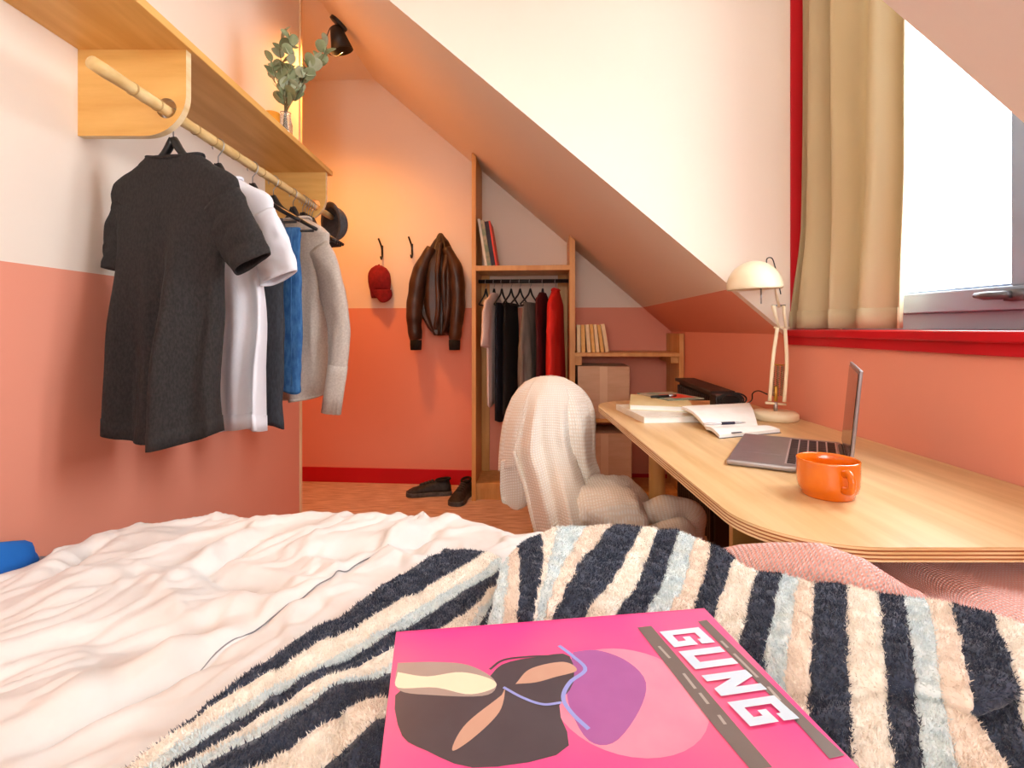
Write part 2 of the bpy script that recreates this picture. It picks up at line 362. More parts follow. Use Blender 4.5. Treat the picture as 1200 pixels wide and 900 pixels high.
# dormer window: fixed frame, two sashes, panes, handle
w1 = struct(bpy.data.objects.new('window_1', None)); COL.objects.link(w1); w1.location = (1.13, 1.19, 1.026)
def frame(name, y0, y1, z0, z1, t, x0, x1, parent, m='window_grey', bev=.003):
    f = MB(); f.box(x0, x1, y0, y1, z0, z0+t); f.box(x0, x1, y0, y1, z1-t, z1)
    f.box(x0, x1, y0, y0+t, z0+t, z1-t); f.box(x0, x1, y1-t, y1, z0+t, z1-t)
    return f.build(name, m, parent, bevel=bev)
ZT = 1.33
frame('window_frame', -.57, .545, 0, ZT, .045, -.01, .06, w1)
YM = -.115
for (a, b) in ((-.53, YM-.002), (YM+.002, .50)):
    s = frame('sash', a, b, .045, ZT-.04, .052, -.03, .03, w1)
    frame('glazing_bead', a+.047, b-.047, .092, ZT-.087, .012, -.012, .012, s, bev=.001)
    MB().box(-.003, .003, a+.05, b-.05, .095, ZT-.09).build('pane', 'pane_glass', s)
hd = MB(); hd.box(-.045, -.030, YM+.015, YM+.055, .064, .088); hd.tube([(-.05, YM+.035, .076), (-.055, YM+.09, .077), (-.052, YM+.115, .079)], [.009, .009, .006], 8)
hd.build('handle', 'handle_grey', w1, smooth=True)
w2 = struct(bpy.data.objects.new('added_window', None)); COL.objects.link(w2); w2.location = (-.1, -1.70, 1.05)  # unseen window, put in to supply the light from behind
f2 = MB()
for x0, x1 in ((-.85, -.79), (-.03, .03), (.79, .85)): f2.box(x0, x1, -.03, .03, 0, 1.4)
for z0, z1 in ((0, .06), (1.34, 1.4)):
    for x0, x1 in ((-.79, -.03), (.03, .79)): f2.box(x0, x1, -.03, .03, z0, z1)
f2.build('window_frame', 'window_grey', w2)
for x0, x1 in ((-.79, -.03), (.03, .79)): MB().box(x0, x1, -.003, .003, .06, 1.34).build('pane', 'pane_glass', w2)

# ================================================================== BED
bed = thing('bed', 'low wooden bed with a grey sheeted mattress under the duvet', 'bed', (0, 0, 0))
bf = MB(); bf.box(-.99, .945, -1.2, 1.05, .10, .30)
bf.build('bed_base', 'bed_wood', bed, bevel=.01)
for x in (-.9, .85):
    for y in (-1.1, 1.0): MB().box(x-.03, x+.03, y-.03, y+.03, 0, .10).build('leg', 'bed_wood', bed)
MB().box(-1.0, .945, -1.2, 1.10, .30, .57).build('mattress', 'mattress_grey', bed, smooth=True, bevel=.06, seg=5)

# seam of the duvet, traced on it
seam_xy = [onZ(x, y, .63).to_2d() for x, y in ((67, 847), (108, 825), (150, 807), (194, 783), (225, 768), (264, 744), (337, 703), (380, 682), (440, 650), (500, 632))]
def seam_dist(x, y):
    best = 9; p = Vector((x, y))
    for a, b in zip(seam_xy[:-1], seam_xy[1:]):
        d = b-a; t = max(0, min(1, (p-a).dot(d)/d.length_squared)); best = min(best, (p-(a+d*t)).length)
    return best
def ridge(x): return 1-abs(2*(x-math.floor(x+.5)))
def crest(n_, k=3.0): return max(0.0, 1-abs(n_)*k)**2
def duvet_z(x, y):
    z = .610 + .016*fbm(x*1.7+3, y*1.7, 1, 2)
    z += .018*math.exp(-((x+.62)/.28)**2-((y-1.0)/.3)**2) + .012*math.exp(-((x+.25)/.2)**2-((y-1.05)/.15)**2)
    u = x*.80-y*.60; v = x*.60+y*.80                          # creases running along the seam direction
    wob = .5*fbm(x*3, y*3, 7, 2)
    z += .011*crest(fbm(u*7+wob, v*1.6, 4, 2), 2.6)*(.55+.6*fbm(x*2.5, y*2.5, 9, 2))
    z += .009*crest(fbm(x*6+wob, y*5, 12, 2), 3.2)
    z += .006*crest(fbm(u*17+wob*2, v*6, 21, 2), 3.0)
    z += .0016*fbm(x*34, y*34, 15, 2)
    # a few deep pinched folds
    for (cx, cy, ang, L, wd, A) in ((-.47, .90, 1.25, .07, .018, .024), (-.40, .82, -.35, .11, .018, .018), (-.72, .90, 1.7, .07, .018, .020), (-.79, .84, 1.5, .05, .015, .012), (-.74, .50, .6, .2, .04, .022), (-.44, .70, .25, .10, .03, .016), (-.40, .60, .9, .12, .02, .018), (-.66, .42, .5, .1, .03, .02), (-.28, .93, .2, .09, .02, .015), (-.15, .98, 1.2, .07, .02, .015)):
        dx, dy = x-cx, y-cy; a = dx*math.cos(ang)+dy*math.sin(ang); b = -dx*math.sin(ang)+dy*math.cos(ang)
        z += -A*math.exp(-(a/L)**2-(b/wd)**2)+.55*A*math.exp(-(a/L)**2-((b-wd*1.8)/wd)**2)
    d = seam_dist(x, y); z -= .010*math.exp(-(d/.009)**2); z += .005*math.exp(-((d-.028)/.018)**2)*(1+.8*math.sin(v*75+3*wob))
    return z
def duvet_pt(u, v):
    x = -.83+u*.99; y = .02+v*1.14
    # rounded far left corner
    e = .10
    z = duvet_z(x, y)
    ex = 1-sstep(0, .09, x+.83); ey = sstep(1.07, 1.16, y); er = sstep(-.10, .05, x)*sstep(.98, 1.1, y)
    z -= .024*math.exp(-((x+.83)/.13)**2-((y-1.06)/.15)**2) + .014*max(ex, 0)**2 + .10*ey**2 + .05*er**2
    return (x+.012*fbm(x*5, y*5, 3), y-.02*ex*sstep(.9, 1.1, y)+.012*fbm(x*4, y*4, 6), z)
g = MB().grid(duvet_pt, 230, 260)
dv = g.build('duvet', 'duvet', smooth=True, solid=.012)
tag(dv, 'rumpled white cotton duvet spread over the bed', 'duvet')
sm = [Vector((p.x+.012*fbm(p.x*5, p.y*5, 3), p.y+.012*fbm(p.x*4, p.y*4, 6), duvet_z(p.x, p.y)+.0092)) for p in cat_rom([(q.x, q.y, 0) for q in seam_xy], 260)]
MB().tube(sm, .0011, 5).build('seam', 'seam', dv)

# ---- shaggy striped blanket
def line(pts, z0, z1, n=44, ext=True):
    P = []
    for i, (x, y) in enumerate(pts):
        t = i/(len(pts)-1); P.append(onZ(x, y, z0+(z1-z0)*t))
    d = P[-1]-P[-2]; d.z = 0
    if ext and d.length > 1e-4:                                # carry the stripe on past the frame
        need = max(.05, (P[-1].y-.22)/max(.2, -d.normalized().y)); P.append(P[-1]+d.normalized()*min(need, .35))
    return cat_rom(P, n)
NAV, CRM, BLU, PEA = 0, 1, 2, 3
left = [([(522, 641), (437, 697), (347, 760), (228, 850)], NAV),
        ([(570, 650), (500, 692), (420, 737), (330, 790), (236, 850)], CRM),
        ([(586, 658), (512, 705), (440, 750), (350, 800), (262, 852)], BLU),
        ([(588, 668), (520, 715), (445, 760), (372, 800), (285, 854)], NAV),
        ([(586, 686), (545, 728), (470, 768), (385, 806), (296, 858)], CRM),
        ([(585, 694), (548, 742), (470, 785), (398, 812), (306, 862)], BLU),
        ([(583, 702), (550, 755), (470, 798), (404, 815), (318, 866)], NAV),
        ([(580, 716), (560, 775), (485, 826), (420, 838), (350, 880)], CRM),
        ([(578, 728), (565, 790), (500, 846), (450, 858), (390, 900)], NAV),
        ([(576, 742), (572, 810), (530, 872), (490, 890), (440, 930)], CRM),
        ([(600, 700), (600, 800), (590, 880), (570, 920), (540, 960)], None)]
right = [([(592, 657), (583, 695), (574, 735), (566, 790)], BLU, 0.690),
         ([(600, 645), (596, 690), (590, 732), (585, 780)], PEA, 0.692),
         ([(609, 637), (610, 685), (607, 730), (602, 780)], NAV, 0.698),
         ([(634, 619), (637, 675), (626, 725), (612, 780)], CRM, 0.706),
         ([(655, 613), (645, 665), (630, 722), (612, 790)], BLU, 0.708),
         ([(690, 611), (665, 660), (640, 722), (615, 795)], PEA, 0.710),
         ([(725, 610), (688, 653), (667, 691), (648, 723), (615, 790)], NAV, 0.711),
         ([(757, 614), (736, 645), (715, 683), (691, 720), (650, 790)], CRM, 0.711),
         ([(773, 618), (757, 653), (744, 688), (725, 719), (690, 790)], NAV, 0.711),
         ([(797, 621), (787, 648), (773, 680), (760, 715), (735, 790)], BLU, 0.711),
         ([(818, 628), (808, 655), (796, 690), (786, 715), (760, 790)], PEA, 0.712),
         ([(836, 636), (829, 664), (813, 709), (795, 790)], NAV, 0.713),
         ([(861, 650), (848, 691), (837, 720), (815, 800)], CRM, 0.715),
         ([(890, 662), (878, 710), (867, 750), (850, 820)], NAV, 0.717),
         ([(918, 668), (907, 720), (896, 772), (885, 850)], BLU, 0.719),
         ([(938, 676), (930, 730), (922, 795), (916, 850)], PEA, 0.720),
         ([(956, 682), (952, 750), (948, 826), (946, 850)], NAV, 0.721),
         ([(993, 681), (993, 741), (994, 800), (996, 850)], CRM, 0.722),
         ([(1027, 688), (1035, 757), (1039, 800), (1043, 850)], NAV, 0.722),
         ([(1056, 690), (1067, 772), (1071, 810), (1075, 850)], BLU, 0.722),
         ([(1085, 693), (1096, 770), (1102, 810), (1110, 850)], PEA, 0.722),
         ([(1114, 701), (1124, 763), (1140, 833), (1146, 850)], NAV, 0.722),
         ([(1162, 716), (1178, 766), (1189, 814), (1198, 850)], CRM, 0.721),
         ([(1200, 728), (1222, 780), (1236, 820), (1245, 850)], NAV, 0.720),
         ([(1245, 745), (1270, 800), (1285, 840), (1300, 870)], CRM, 0.719),
         ([(1290, 765), (1320, 830), (1340, 880), (1350, 900)], None, 0.718)]
blk = MB(); NV = 64; NS = 5
tuft_quads = []
def strips(lines, cols, lift):
    for k in range(len(lines)-1):
        A, B = lines[k], lines[k+1]; rows = []
        for j in range(NV):
            row = []
            for i in range(NS+1):
                t = i/NS; p = A[j].lerp(B[j], t)
                z = p.z + lift(p, j/(NV-1)) + .006*fbm(p.x*14, p.y*14, 2) + .004*fbm(p.x*40, p.y*40, 5)
                row.append(Vector((p.x+.002*fbm(p.x*60, p.y*60, 8), p.y+.002*fbm(p.x*60, p.y*60, 18), z)))
            rows.append(row)
        n = NS+1
        blk.add([q for r in rows for q in r], [(j*n+i, (j+1)*n+i, (j+1)*n+i+1, j*n+i+1) for j in range(NV-1) for i in range(NS)], cols[k])
        for j in range(NV-1):
            for i in range(NS): tuft_quads.append((rows[j][i], rows[j][i+1], rows[j+1][i+1], rows[j+1][i], cols[k]))
LL = [line(p, .652+.004*k, .668+.0028*k, NV) for k, (p, c) in enumerate(left)]
def lift_l(p, v): return .010*math.sin(v*5+p.x*9)*.6
strips(LL, [c for _, c in left], lift_l)
def edge_drop(p, v): return -.022*(1-sstep(0, .06, v))**2 + .010*math.sin(p.x*17+1.0)*sstep(0, .2, v)*(1-sstep(.45, .7, v)) 
RL = [line(p, z, .694 if x < 12 else .694+.0012*min(x-12, 8), NV) for x, (p, c, z) in enumerate(right)]
strips(RL, [c for _, c, _ in right], edge_drop)
bk = blk.build('striped_blanket', ['wool_navy', 'wool_cream', 'wool_blue', 'wool_peach'], smooth=True, solid=.008)
tag(bk, 'shaggy wool blanket with navy, cream and pale blue stripes heaped on bed', 'blanket')
# shaggy pile: one blade per random point on the blanket
q = tuft_quads; N = 260000
area_w = np.array([((a-c).cross(b-d)).length for a, b, c, d, _ in q]); area_w /= area_w.sum()
pick = rng.choice(len(q), N, p=area_w); uu = rng.random(N); vv = rng.random(N)
C4 = np.array([[list(p) for p in t[:4]] for t in q]); cc = np.array([t[4] for t in q])
a, b, c, d = (C4[pick, i] for i in range(4))
P = a*((1-uu)*(1-vv))[:, None]+b*(uu*(1-vv))[:, None]+c*(uu*vv)[:, None]+d*((1-uu)*vv)[:, None]
nrm = np.cross(b-d, a-c); nrm /= np.linalg.norm(nrm, axis=1)[:, None]+1e-9; nrm[nrm[:, 2] < 0] *= -1
L = rng.uniform(.0028, .0062, N)[:, None]
lean = rng.normal(0, .65, (N, 3)); lean[:, 1] -= .25; lean[:, 2] *= .3
tip = P+nrm*.003+(nrm+lean)/np.linalg.norm(nrm+lean, axis=1)[:, None]*L
side = rng.normal(0, 1, (N, 3)); side -= nrm*(side*nrm).sum(1)[:, None]; side /= np.linalg.norm(side, axis=1)[:, None]+1e-9
wd = rng.uniform(.0005, .0010, N)[:, None]; mid = (P+tip)/2+nrm*.001
V = np.empty((N, 4, 3)); V[:, 0] = P+nrm*.002-side*wd; V[:, 1] = P+nrm*.002+side*wd; V[:, 2] = mid+side*wd*.8; V[:, 3] = tip
me = bpy.data.meshes.new('pile'); me.vertices.add(N*4); me.vertices.foreach_set('co', V.reshape(-1))
idx = np.arange(N)*4
tri = np.stack([idx, idx+1, idx+2, idx, idx+2, idx+3], 1).reshape(-1)
me.loops.add(N*6); me.loops.foreach_set('vertex_index', tri)
me.polygons.add(N*2); me.polygons.foreach_set('loop_start', np.arange(N*2)*3)
for nme in ('wool_navy', 'wool_cream', 'wool_blue', 'wool_peach'): me.materials.append(MATS[nme])
me.polygons.foreach_set('material_index', np.repeat(cc[pick], 2).astype(np.int32)); me.update(calc_edges=True); me.validate()
po = bpy.data.objects.new('pile', me); COL.objects.link(po); po.parent = bk; po['kind'] = 'stuff'

# ---- pink waffle throw on the bed by the desk
PF = [(.30, .80, .68), (.342, .755, .712), (.374, .725, .728), (.418, .688, .742), (.458, .662, .734), (.50, .640, .705)]
def pink(u, v):
    x = .30+u*.645; y = .32+v*(.47+.38*sstep(.46, .62, x))
    z = .678-.075*sstep(.78, .98, y)+.006*fbm(x*4, y*4, 30)
    best = 9; bz = 0                                           # rolled fold pushed up against the desk corner
    for p, q_ in zip(PF[:-1], PF[1:]):
        d = Vector((q_[0]-p[0], q_[1]-p[1])); w_ = Vector((x-p[0], y-p[1])); t = max(0, min(1, w_.dot(d)/d.length_squared))
        e = (w_-d*t).length
        if e < best: best = e; bz = p[2]+(q_[2]-p[2])*t
    z += max(0, bz-.678)*math.exp(-(best/.030)**2)
    z += .010*math.exp(-((x-.64)/.04)**2-((y-.68)/.12)**2)
    if y > .60 and x > .50: z = min(z, .708)
    z -= .07*sstep(1.10, 1.17, y)**2
    return (x, y, z)
tag(MB().grid(pink, 130, 160, uvs=(.645*2.4, .85*2.4)).build('throw_blanket', 'pink_waffle', smooth=True, solid=.008), 'pink and coral waffle throw lying under the end of the desk', 'blanket')
# ---- blue cushion
def blob(c, rx, ry, rz, n=40, p=.55, amp=.04, seed=0, M=None):
    vs = []; fs = []; m = n//2
    for j in range(m+1):
        ph = -PI/2+PI*j/m
        for i in range(n):
            th = 2*PI*i/n
            cx, sx = math.cos(th), math.sin(th); cp, sp = math.cos(ph), math.sin(ph)
            f = lambda t, e: math.copysign(abs(t)**e, t)
            v = Vector((rx*f(cx, p)*f(cp, .8), ry*f(sx, p)*f(cp, .8), rz*f(sp, .9)))
            k = 1+amp*fbm(v.x*9+seed, v.y*9, v.z*9)
            v = Vector((v.x*k, v.y*k, v.z*(k+.6*amp*fbm(v.x*25, v.y*25, seed))))
            vs.append(Vector(c)+(M @ v if M else v))
    fs = [(j*n+i, j*n+(i+1) % n, (j+1)*n+(i+1) % n, (j+1)*n+i) for j in range(m) for i in range(n)]
    return vs, fs
vs, fs = blob((0, 0, 0), .080, .17, .05, amp=.22, seed=3)
pl = MB().add(vs, fs).build('cushion', 'pillow_blue', smooth=True)
place(pl, (-.910, .80, .617), .02); tag(pl, 'bright blue cushion lying on the bed against the pink wall', 'cushion')

# ---- pink comic album on the blanket
BZ = .732
FL = onZ(464, 741, BZ); FR = onZ(826, 713, BZ); bu = (FR-FL).normalized(); bv = Vector((bu.y, -bu.x, 0)); BL = (FR-FL).length; BW = .24
book = thing('comic_book', 'pink comic album titled GUNG lying on the striped blanket', 'book', (FL.x, FL.y, BZ-.014))
BM = Matrix(((bu.x, bv.x, 0), (bu.y, bv.y, 0), (0, 0, 1)))
def bk_box(nm, m, u0, u1, v0, v1, z0, z1, par=book, bev=.0006):
    mb = MB(); mb.box(u0, u1, v0, v1, z0, z1); mb.f = [f[::-1] for f in mb.f]
    return mb.build(nm, m, par, bevel=bev, M=BM.to_4x4())
bk_box('page_block', 'paper_white', .004, BL-.004, .003, BW-.004, .0022, .0118)
bk_box('back_cover', 'print_pink', 0, BL, 0, BW, 0, .0022)
cover = bk_box('front_cover', 'print_pink', 0, BL, 0, BW, .0118, .014)
bk_box('spine', 'print_pink', 0, BL, -.0012, .0018, 0, .014)
def cov(px, py):
    p = onZ(px, py, BZ)-FL; return p.dot(bu), p.dot(bv)
LAY = [0]
def art(name, m, pts, uvp=False, par=None):
    q = [p if uvp else cov(*p) for p in pts]
    q = [(min(max(a, .0012), BL-.0012), min(max(b, .0012), BW-.0012)) for a, b in q]
    LAY[0] += 1; z = .01402+.00005*LAY[0]
    ar = sum(q[i][0]*q[(i+1) % len(q)][1]-q[(i+1) % len(q)][0]*q[i][1] for i in range(len(q)))
    if ar > 0: q = q[::-1]
    me = MB(); W = [BM @ Vector((a, b, z)) for a, b in q]
    me.add(W, [tuple(range(len(W)))]); me.f = me.f
    o = me.build(name, m, par or cover); return o
def smooth_poly(pts, n=40): 
    P = [Vector((x, y, 0)) for x, y in pts]; P = P+[P[0]]
    return [(p.x, p.y) for p in cat_rom(P, n)[:-1]]
# printed picture: an abstract figure in the cover's colours
cu, cv_ = cov(735, 815)
art('print', 'print_pale_pink', [(cu+.062*math.cos(t*PI/20), cv_+.062*math.sin(t*PI/20)) for t in range(40)], True)
art('print', 'print_purple', smooth_poly([(672, 764), (700, 762), (735, 775), (757, 800), (748, 835), (720, 870), (690, 868), (668, 830), (664, 795)]))
art('print', 'print_dark', smooth_poly([(572, 795), (590, 778), (630, 770), (666, 768), (672, 800), (655, 830), (662, 880), (560, 900), (500, 880), (470, 860), (466, 810), (520, 815)]))
art('print', 'print_taupe', smooth_poly([(466, 777), (510, 776), (550, 780), (580, 798), (570, 815), (510, 815), (466, 808)]))
art('print', 'print_cream', smooth_poly([(466, 788), (500, 793), (540, 788), (575, 796), (580, 806), (550, 814), (510, 806), (466, 806)]))
art('print', 'print_tan', smooth_poly([(604, 802), (622, 784), (660, 776), (676, 786), (650, 794), (628, 800)]))
art('print', 'print_tan', smooth_poly([(588, 815), (592, 808), (585, 835), (555, 865), (530, 880), (545, 850)]))
def stroke(pts, w_, n=30):
    P = [Vector((*cov(*p), 0)) for p in pts]; P = cat_rom(P, n); a = []; b = []
    for i, p in enumerate(P):
        t = (P[min(i+1, n-1)]-P[max(i-1, 0)]).normalized(); s_ = Vector((-t.y, t.x, 0))*w_; a.append(p+s_); b.append(p-s_)
    return [(p.x, p.y) for p in a+b[::-1]]
art('print', 'print_lavender', stroke([(655, 757), (672, 770), (686, 785), (668, 800), (660, 818), (670, 836), (690, 855)], .0018), True)
art('print', 'print_dark', stroke([(574, 785), (590, 774), (620, 770), (655, 769)], .0012), True)
art('print', 'print_lavender', stroke([(590, 806), (612, 818), (636, 826), (658, 824)], .0013), True)
art('print', 'print_band', [(747, 736), (763, 734), (862, 850), (905, 900), (880, 903), (838, 853)])
art('print', 'print_band', [(818, 729), (828, 727), (958, 856), (990, 886), (972, 890), (938, 852)])
# small captions too blurred to read: short pale dashes on the bands
for (ax, ay, bx_, by) in ((772, 758, 785, 772), (801, 790, 815, 808), (820, 813, 830, 826), (842, 839, 850, 850), (845, 752, 853, 760), (860, 767, 888, 795), (900, 806, 914, 822)):
    art('print', 'print_text', stroke([(ax, ay), ((ax+bx_)/2, (ay+by)/2), (bx_, by)], .0013, 6), True)
# GUNG: block letters, tops towards the right edge of the cover, running towards the viewer
def lettering(ch, p0, along, up, wdt, hgt):
    T = {'G': [[(0, 0), (1, 0), (1, .22), (0, .22)], [(0, .78), (1, .78), (1, 1), (0, 1)], [(0, 0), (.30, 0), (.30, 1), (0, 1)], [(.70, 0), (1, 0), (1, .58), (.70, .58)], [(.48, .40), (1, .40), (1, .58), (.48, .58)], [(.7, .68), (1, .68), (1, 1), (.7, 1)]],
         'U': [[(0, 0), (1, 0), (1, .24), (0, .24)], [(0, 0), (.32, 0), (.32, 1), (0, 1)], [(.68, 0), (1, 0), (1, 1), (.68, 1)]],
         'N': [[(0, 0), (.30, 0), (.30, 1), (0, 1)], [(.70, 0), (1, 0), (1, 1), (.70, 1)], [(0, 1), (.34, 1), (1, 0), (.66, 0)]]}[ch]
    for poly in T:
        art('letter', 'print_letter', [tuple(p0+along*(x*wdt+.10*y*wdt)+up*(y*hgt)) for x, y in poly], True)
g0 = Vector(cov(776, 745)); g1 = Vector(cov(868, 842)); al = (g1-g0).normalized(); upv = Vector((al.y, -al.x))
if upv.x < 0: upv = -upv
hgt_ = abs((Vector(cov(815, 733))-g0).dot(upv)); stp = (g1-g0).length
lw = stp*.245
for ch, t in (('G', -.045), ('U', .25), ('N', .56), ('G', .86)):
    lettering(ch, g0+al*(stp*t), al, upv, lw*(.95), hgt_)

# ================================================================== DESK
DZ = .74; TH = .02
desk = thing('desk', 'plywood desk with rounded corners and layered edge under the window', 'desk', (0, 0, 0))
def rounded(x0, x1, y0, y1, rs, n=12):
    pts = []
    for (cx, cy, a0, r) in ((x0+rs[0], y0+rs[0], PI, rs[0]), (x1-rs[1], y0+rs[1], 1.5*PI, rs[1]), (x1-rs[2], y1-rs[2], 0, rs[2]), (x0+rs[3], y1-rs[3], .5*PI, rs[3])):
        if r == 0: pts.append((cx, cy)); continue
        pts += [(cx+r*math.cos(a0+PI/2*i/n), cy+r*math.sin(a0+PI/2*i/n)) for i in range(n+1)]
    return pts
out = rounded(.355, .952, .69, 2.10, (.15, 0, 0, .17))
tp = MB().prism([(x, y, DZ-.0015) for x, y in out], (0, 0, .0015)).build('desk_top', 'ply_desk', desk)
tag(tp, 'pale wood veneer surface')
zz = DZ-TH
for k in range(7):                                              # plywood layers along the edge
    z0 = DZ-TH+(TH-.0015)*k/7; z1 = DZ-TH+(TH-.0015)*(k+1)/7; ins = .0008 if k % 2 else 0
    o2 = rounded(.355+ins, .952, .69+ins, 2.10-ins, (.15, 0, 0, .17))
    MB().prism([(x, y, z0) for x, y in o2], (0, 0, z1-z0)).build('ply_layer', 'ply_light' if k % 2 == 0 else 'paint_ply_dark' if 'paint_ply_dark' in MATS else mat('paint_ply_dark', rgb(168, 104, 58), .5, rgb(150, 90, 48), (9, 9, 9)).name, tp)
lg = onY(770, 500, 1.85)
MB().lathe([(.028, 0), (.028, DZ-TH)], (lg.x, 1.85, 0), 28).build('leg', 'pine', desk, smooth=True, bevel=.002)
MB().box(.535, .945, 1.215, 1.235, 0, DZ-TH).build('side_panel', 'ply', desk, bevel=.001)
MB().box(.90, .945, 1.95, 2.0, 0, DZ-TH).build('leg', 'pine', desk)

# ---- laptop
A = onZ(851, 545, DZ); B = onZ(872, 513, DZ); Cc = onZ(984, 523, DZ)
ey = (B-A); LW = ey.length; ey.normalize(); ex = Vector((ey.y, -ey.x, 0)); LD = .216
lap = thing('laptop', 'open grey laptop on the desk behind the orange cup', 'laptop', (A.x, A.y, DZ))
LM = Matrix(((ex.x, ey.x, 0), (ex.y, ey.y, 0), (0, 0, 1))).to_4x4()
MB().box(0, LD, 0, LW, .001, .013).build('base', 'alu', lap, bevel=.004, M=LM, seg=3)
MB().box(.018, .10, LW*.30, LW*.70, .013, .0134).build('trackpad', 'alu', lap, M=LM)
kb = MB().box(.108, .205, .022, LW-.022, .0128, .0132).build('keyboard', 'alu_light', lap, M=LM)
rows = 5
for r in range(rows):
    x0 = .112+r*.0186; ncol = 13
    for c_ in range(ncol):
        if r == 0 and 4 <= c_ <= 7:
            if c_ > 4: continue
            y0 = .026+c_*(LW-.052)/ncol; y1 = y0+(LW-.052)/ncol*4-.003
        else:
            y0 = .026+c_*(LW-.052)/ncol; y1 = y0+(LW-.052)/ncol-.003
        MB().box(x0, x0+.0155, y0, y1, .0132, .0146).build('key', 'key', kb, M=LM)
sa = math.radians(5); sd = Vector((math.sin(sa), 0, math.cos(sa)))
sc = MB(); sn = Vector((math.cos(sa), 0, -math.sin(sa))); c0 = Vector((LD+.001, LW/2, .013))+sd*.100
sc.obox(c0+sn*.003, sn, (0, 1, 0), sd, .003, LW/2, .098); lid = sc.build('lid', 'alu', lap, bevel=.002, M=LM)
MB().obox(c0-sn*.0004, sn, (0, 1, 0), sd, .0006, LW/2-.008, .090).build('screen', 'screen', lid, M=LM)
MB().tube([(LD-.002, .05, .012), (LD-.002, LW-.05, .012)], .006, 10).build('hinge', 'key', lap, M=LM, smooth=True)

# ---- orange cup
cp = onZ(970, 580, DZ)
cup = thing('cup', 'wide orange ceramic cup with a small loop handle on the desk', 'cup', cp)
R = .0485
prof = [(.0, .0), (R*.80, 0), (R*.84, .003), (R*.86, .009), (R*.93, .012), (R*.98, .022), (R, .04), (R*1.0, .060), (R*1.005, .0625), (R*.985, .064), (R*.95, .0625), (R*.94, .05), (R*.92, .025), (R*.80, .013), (0.0, .011)]
MB().lathe(prof, n=48, cap=False).build('body', 'cup_orange', cup, smooth=True)
hdir = (Vector((985, 0, 0))-Vector((970, 0, 0))); ha = math.radians(-93)
hv = Vector((math.cos(ha), math.sin(ha), 0))
hp = [hv*(R*.97)+Vector((0, 0, .050)), hv*(R+.014)+Vector((0, 0, .052)), hv*(R+.021)+Vector((0, 0, .040)), hv*(R+.016)+Vector((0, 0, .026)), hv*(R*.95)+Vector((0, 0, .022))]
MB().tube(cat_rom(hp, 24), .0052, 12, flat=1.3).build('handle', 'cup_orange', cup, smooth=True)

# ---- desk lamp (architect type)
LY = 1.66
lb = onZ(908, 489, DZ); LX0 = .866
lamp = thing('desk_lamp', 'cream articulated desk lamp with domed shade on round base', 'lamp', (LX0, LY, DZ))
def lp(px, py, dy=0): p = onY(px, py, LY+dy); return Vector((p.x-LX0, dy, p.z-DZ))
MB().lathe([(0, 0), (.064, 0), (.068, .004), (.068, .020), (.062, .026), (0, .027)], n=40, cap=False).build('base', 'lamp_cream', lamp, smooth=True)
MB().tube([(.002, 0, .025), (.002, 0, .055)], .006, 12).build('stem', 'steel', lamp, smooth=True)
def joint_bar(a, b, r=.0045): return MB().tube([a, b], r, 10)
low_a, low_b = [(902, 470), (906, 420), (911, 384)], [(919, 471), (922, 425), (920, 385)]
for pts in (low_a, low_b):
    for dy in (-.012, .012):
        P_ = cat_rom([lp(*p, dy) for p in pts], 14); MB().tube(P_, .0058, 8).build('lower_arm', 'lamp_cream', lamp, smooth=True)
MB().tube([lp(897, 472), lp(921, 474)], .004, 10).build('lower_bracket', 'lamp_cream', lamp, smooth=True)
MB().tube([lp(904, 427), lp(920, 428)], .0022, 8).build('cross_bar', 'brass', lamp, smooth=True)
MB().tube([lp(907, 384), lp(925, 384)], .0035, 10).build('elbow', 'lamp_cream', lamp, smooth=True)
for px0, px1 in ((907, 906), (912, 911), (917, 916)):
    a, b = lp(px0, 428), lp(px1, 464); n_ = 110; P_ = []
    for i in range(n_):
        t = i/(n_-1); c_ = a.lerp(b, t); th = t*2*PI*16; P_.append(c_+Vector((math.cos(th)*.0042, math.sin(th)*.0042, 0)))
    MB().tube(P_, .0014, 5).build('spring', 'spring', lamp, smooth=True)
MB().tube([lp(909, 452), lp(909, 470)], .006, 10).build('clamp', 'brass', lamp, smooth=True)
for pts in ([(913, 384), (905, 358)], [(921, 383), (918, 358)], [(907, 358), (912, 382)]):
    for dy in (-.01, .01): MB().tube([lp(*p, dy) for p in pts], .0046, 8).build('upper_arm', 'lamp_cream', lamp, smooth=True)
MB().tube([lp(905, 358), lp(920, 358)], .003, 8).build('upper_bracket', 'steel', lamp, smooth=True)
MB().tube([lp(913, 360), lp(910, 345, -.02), lp(907, 325, -.04)], .004, 10).build('neck', 'lamp_cream', lamp, smooth=True)
shc = lp(884, 338, -.05); RS = .080; shp = []
for i in range(15):
    t = i/14*PI/2; shp.append((RS*math.cos(t)+.0006, RS*1.06*math.sin(t)))
shp = shp+[(r_*.97, z_-.003) for r_, z_ in shp[::-1]]
ta = math.radians(-2)
sh = MB().lathe(shp, n=44, cap=False).build('shade', ['lamp_cream'], lamp, smooth=True); sh.location = shc; sh.rotation_euler = (0, ta, 0)
MB().lathe([(0, .0), (.018, .004), (.027, .02), (.022, .04), (.012, .055), (.012, .07)], n=20, cap=False).build('bulb', 'lamp_inside', lamp, smooth=True).location = shc+Vector((0, 0, .002))
MB().tube([lp(892, 338, -.05), lp(892, 356, -.05)], .0025, 8).build('switch', 'steel', lamp, smooth=True)
MB().tube([lp(904, 330, -.045), lp(910, 318, -.03), lp(912, 322, -.02)], .004, 8).build('shade_joint', 'steel', lamp, smooth=True)
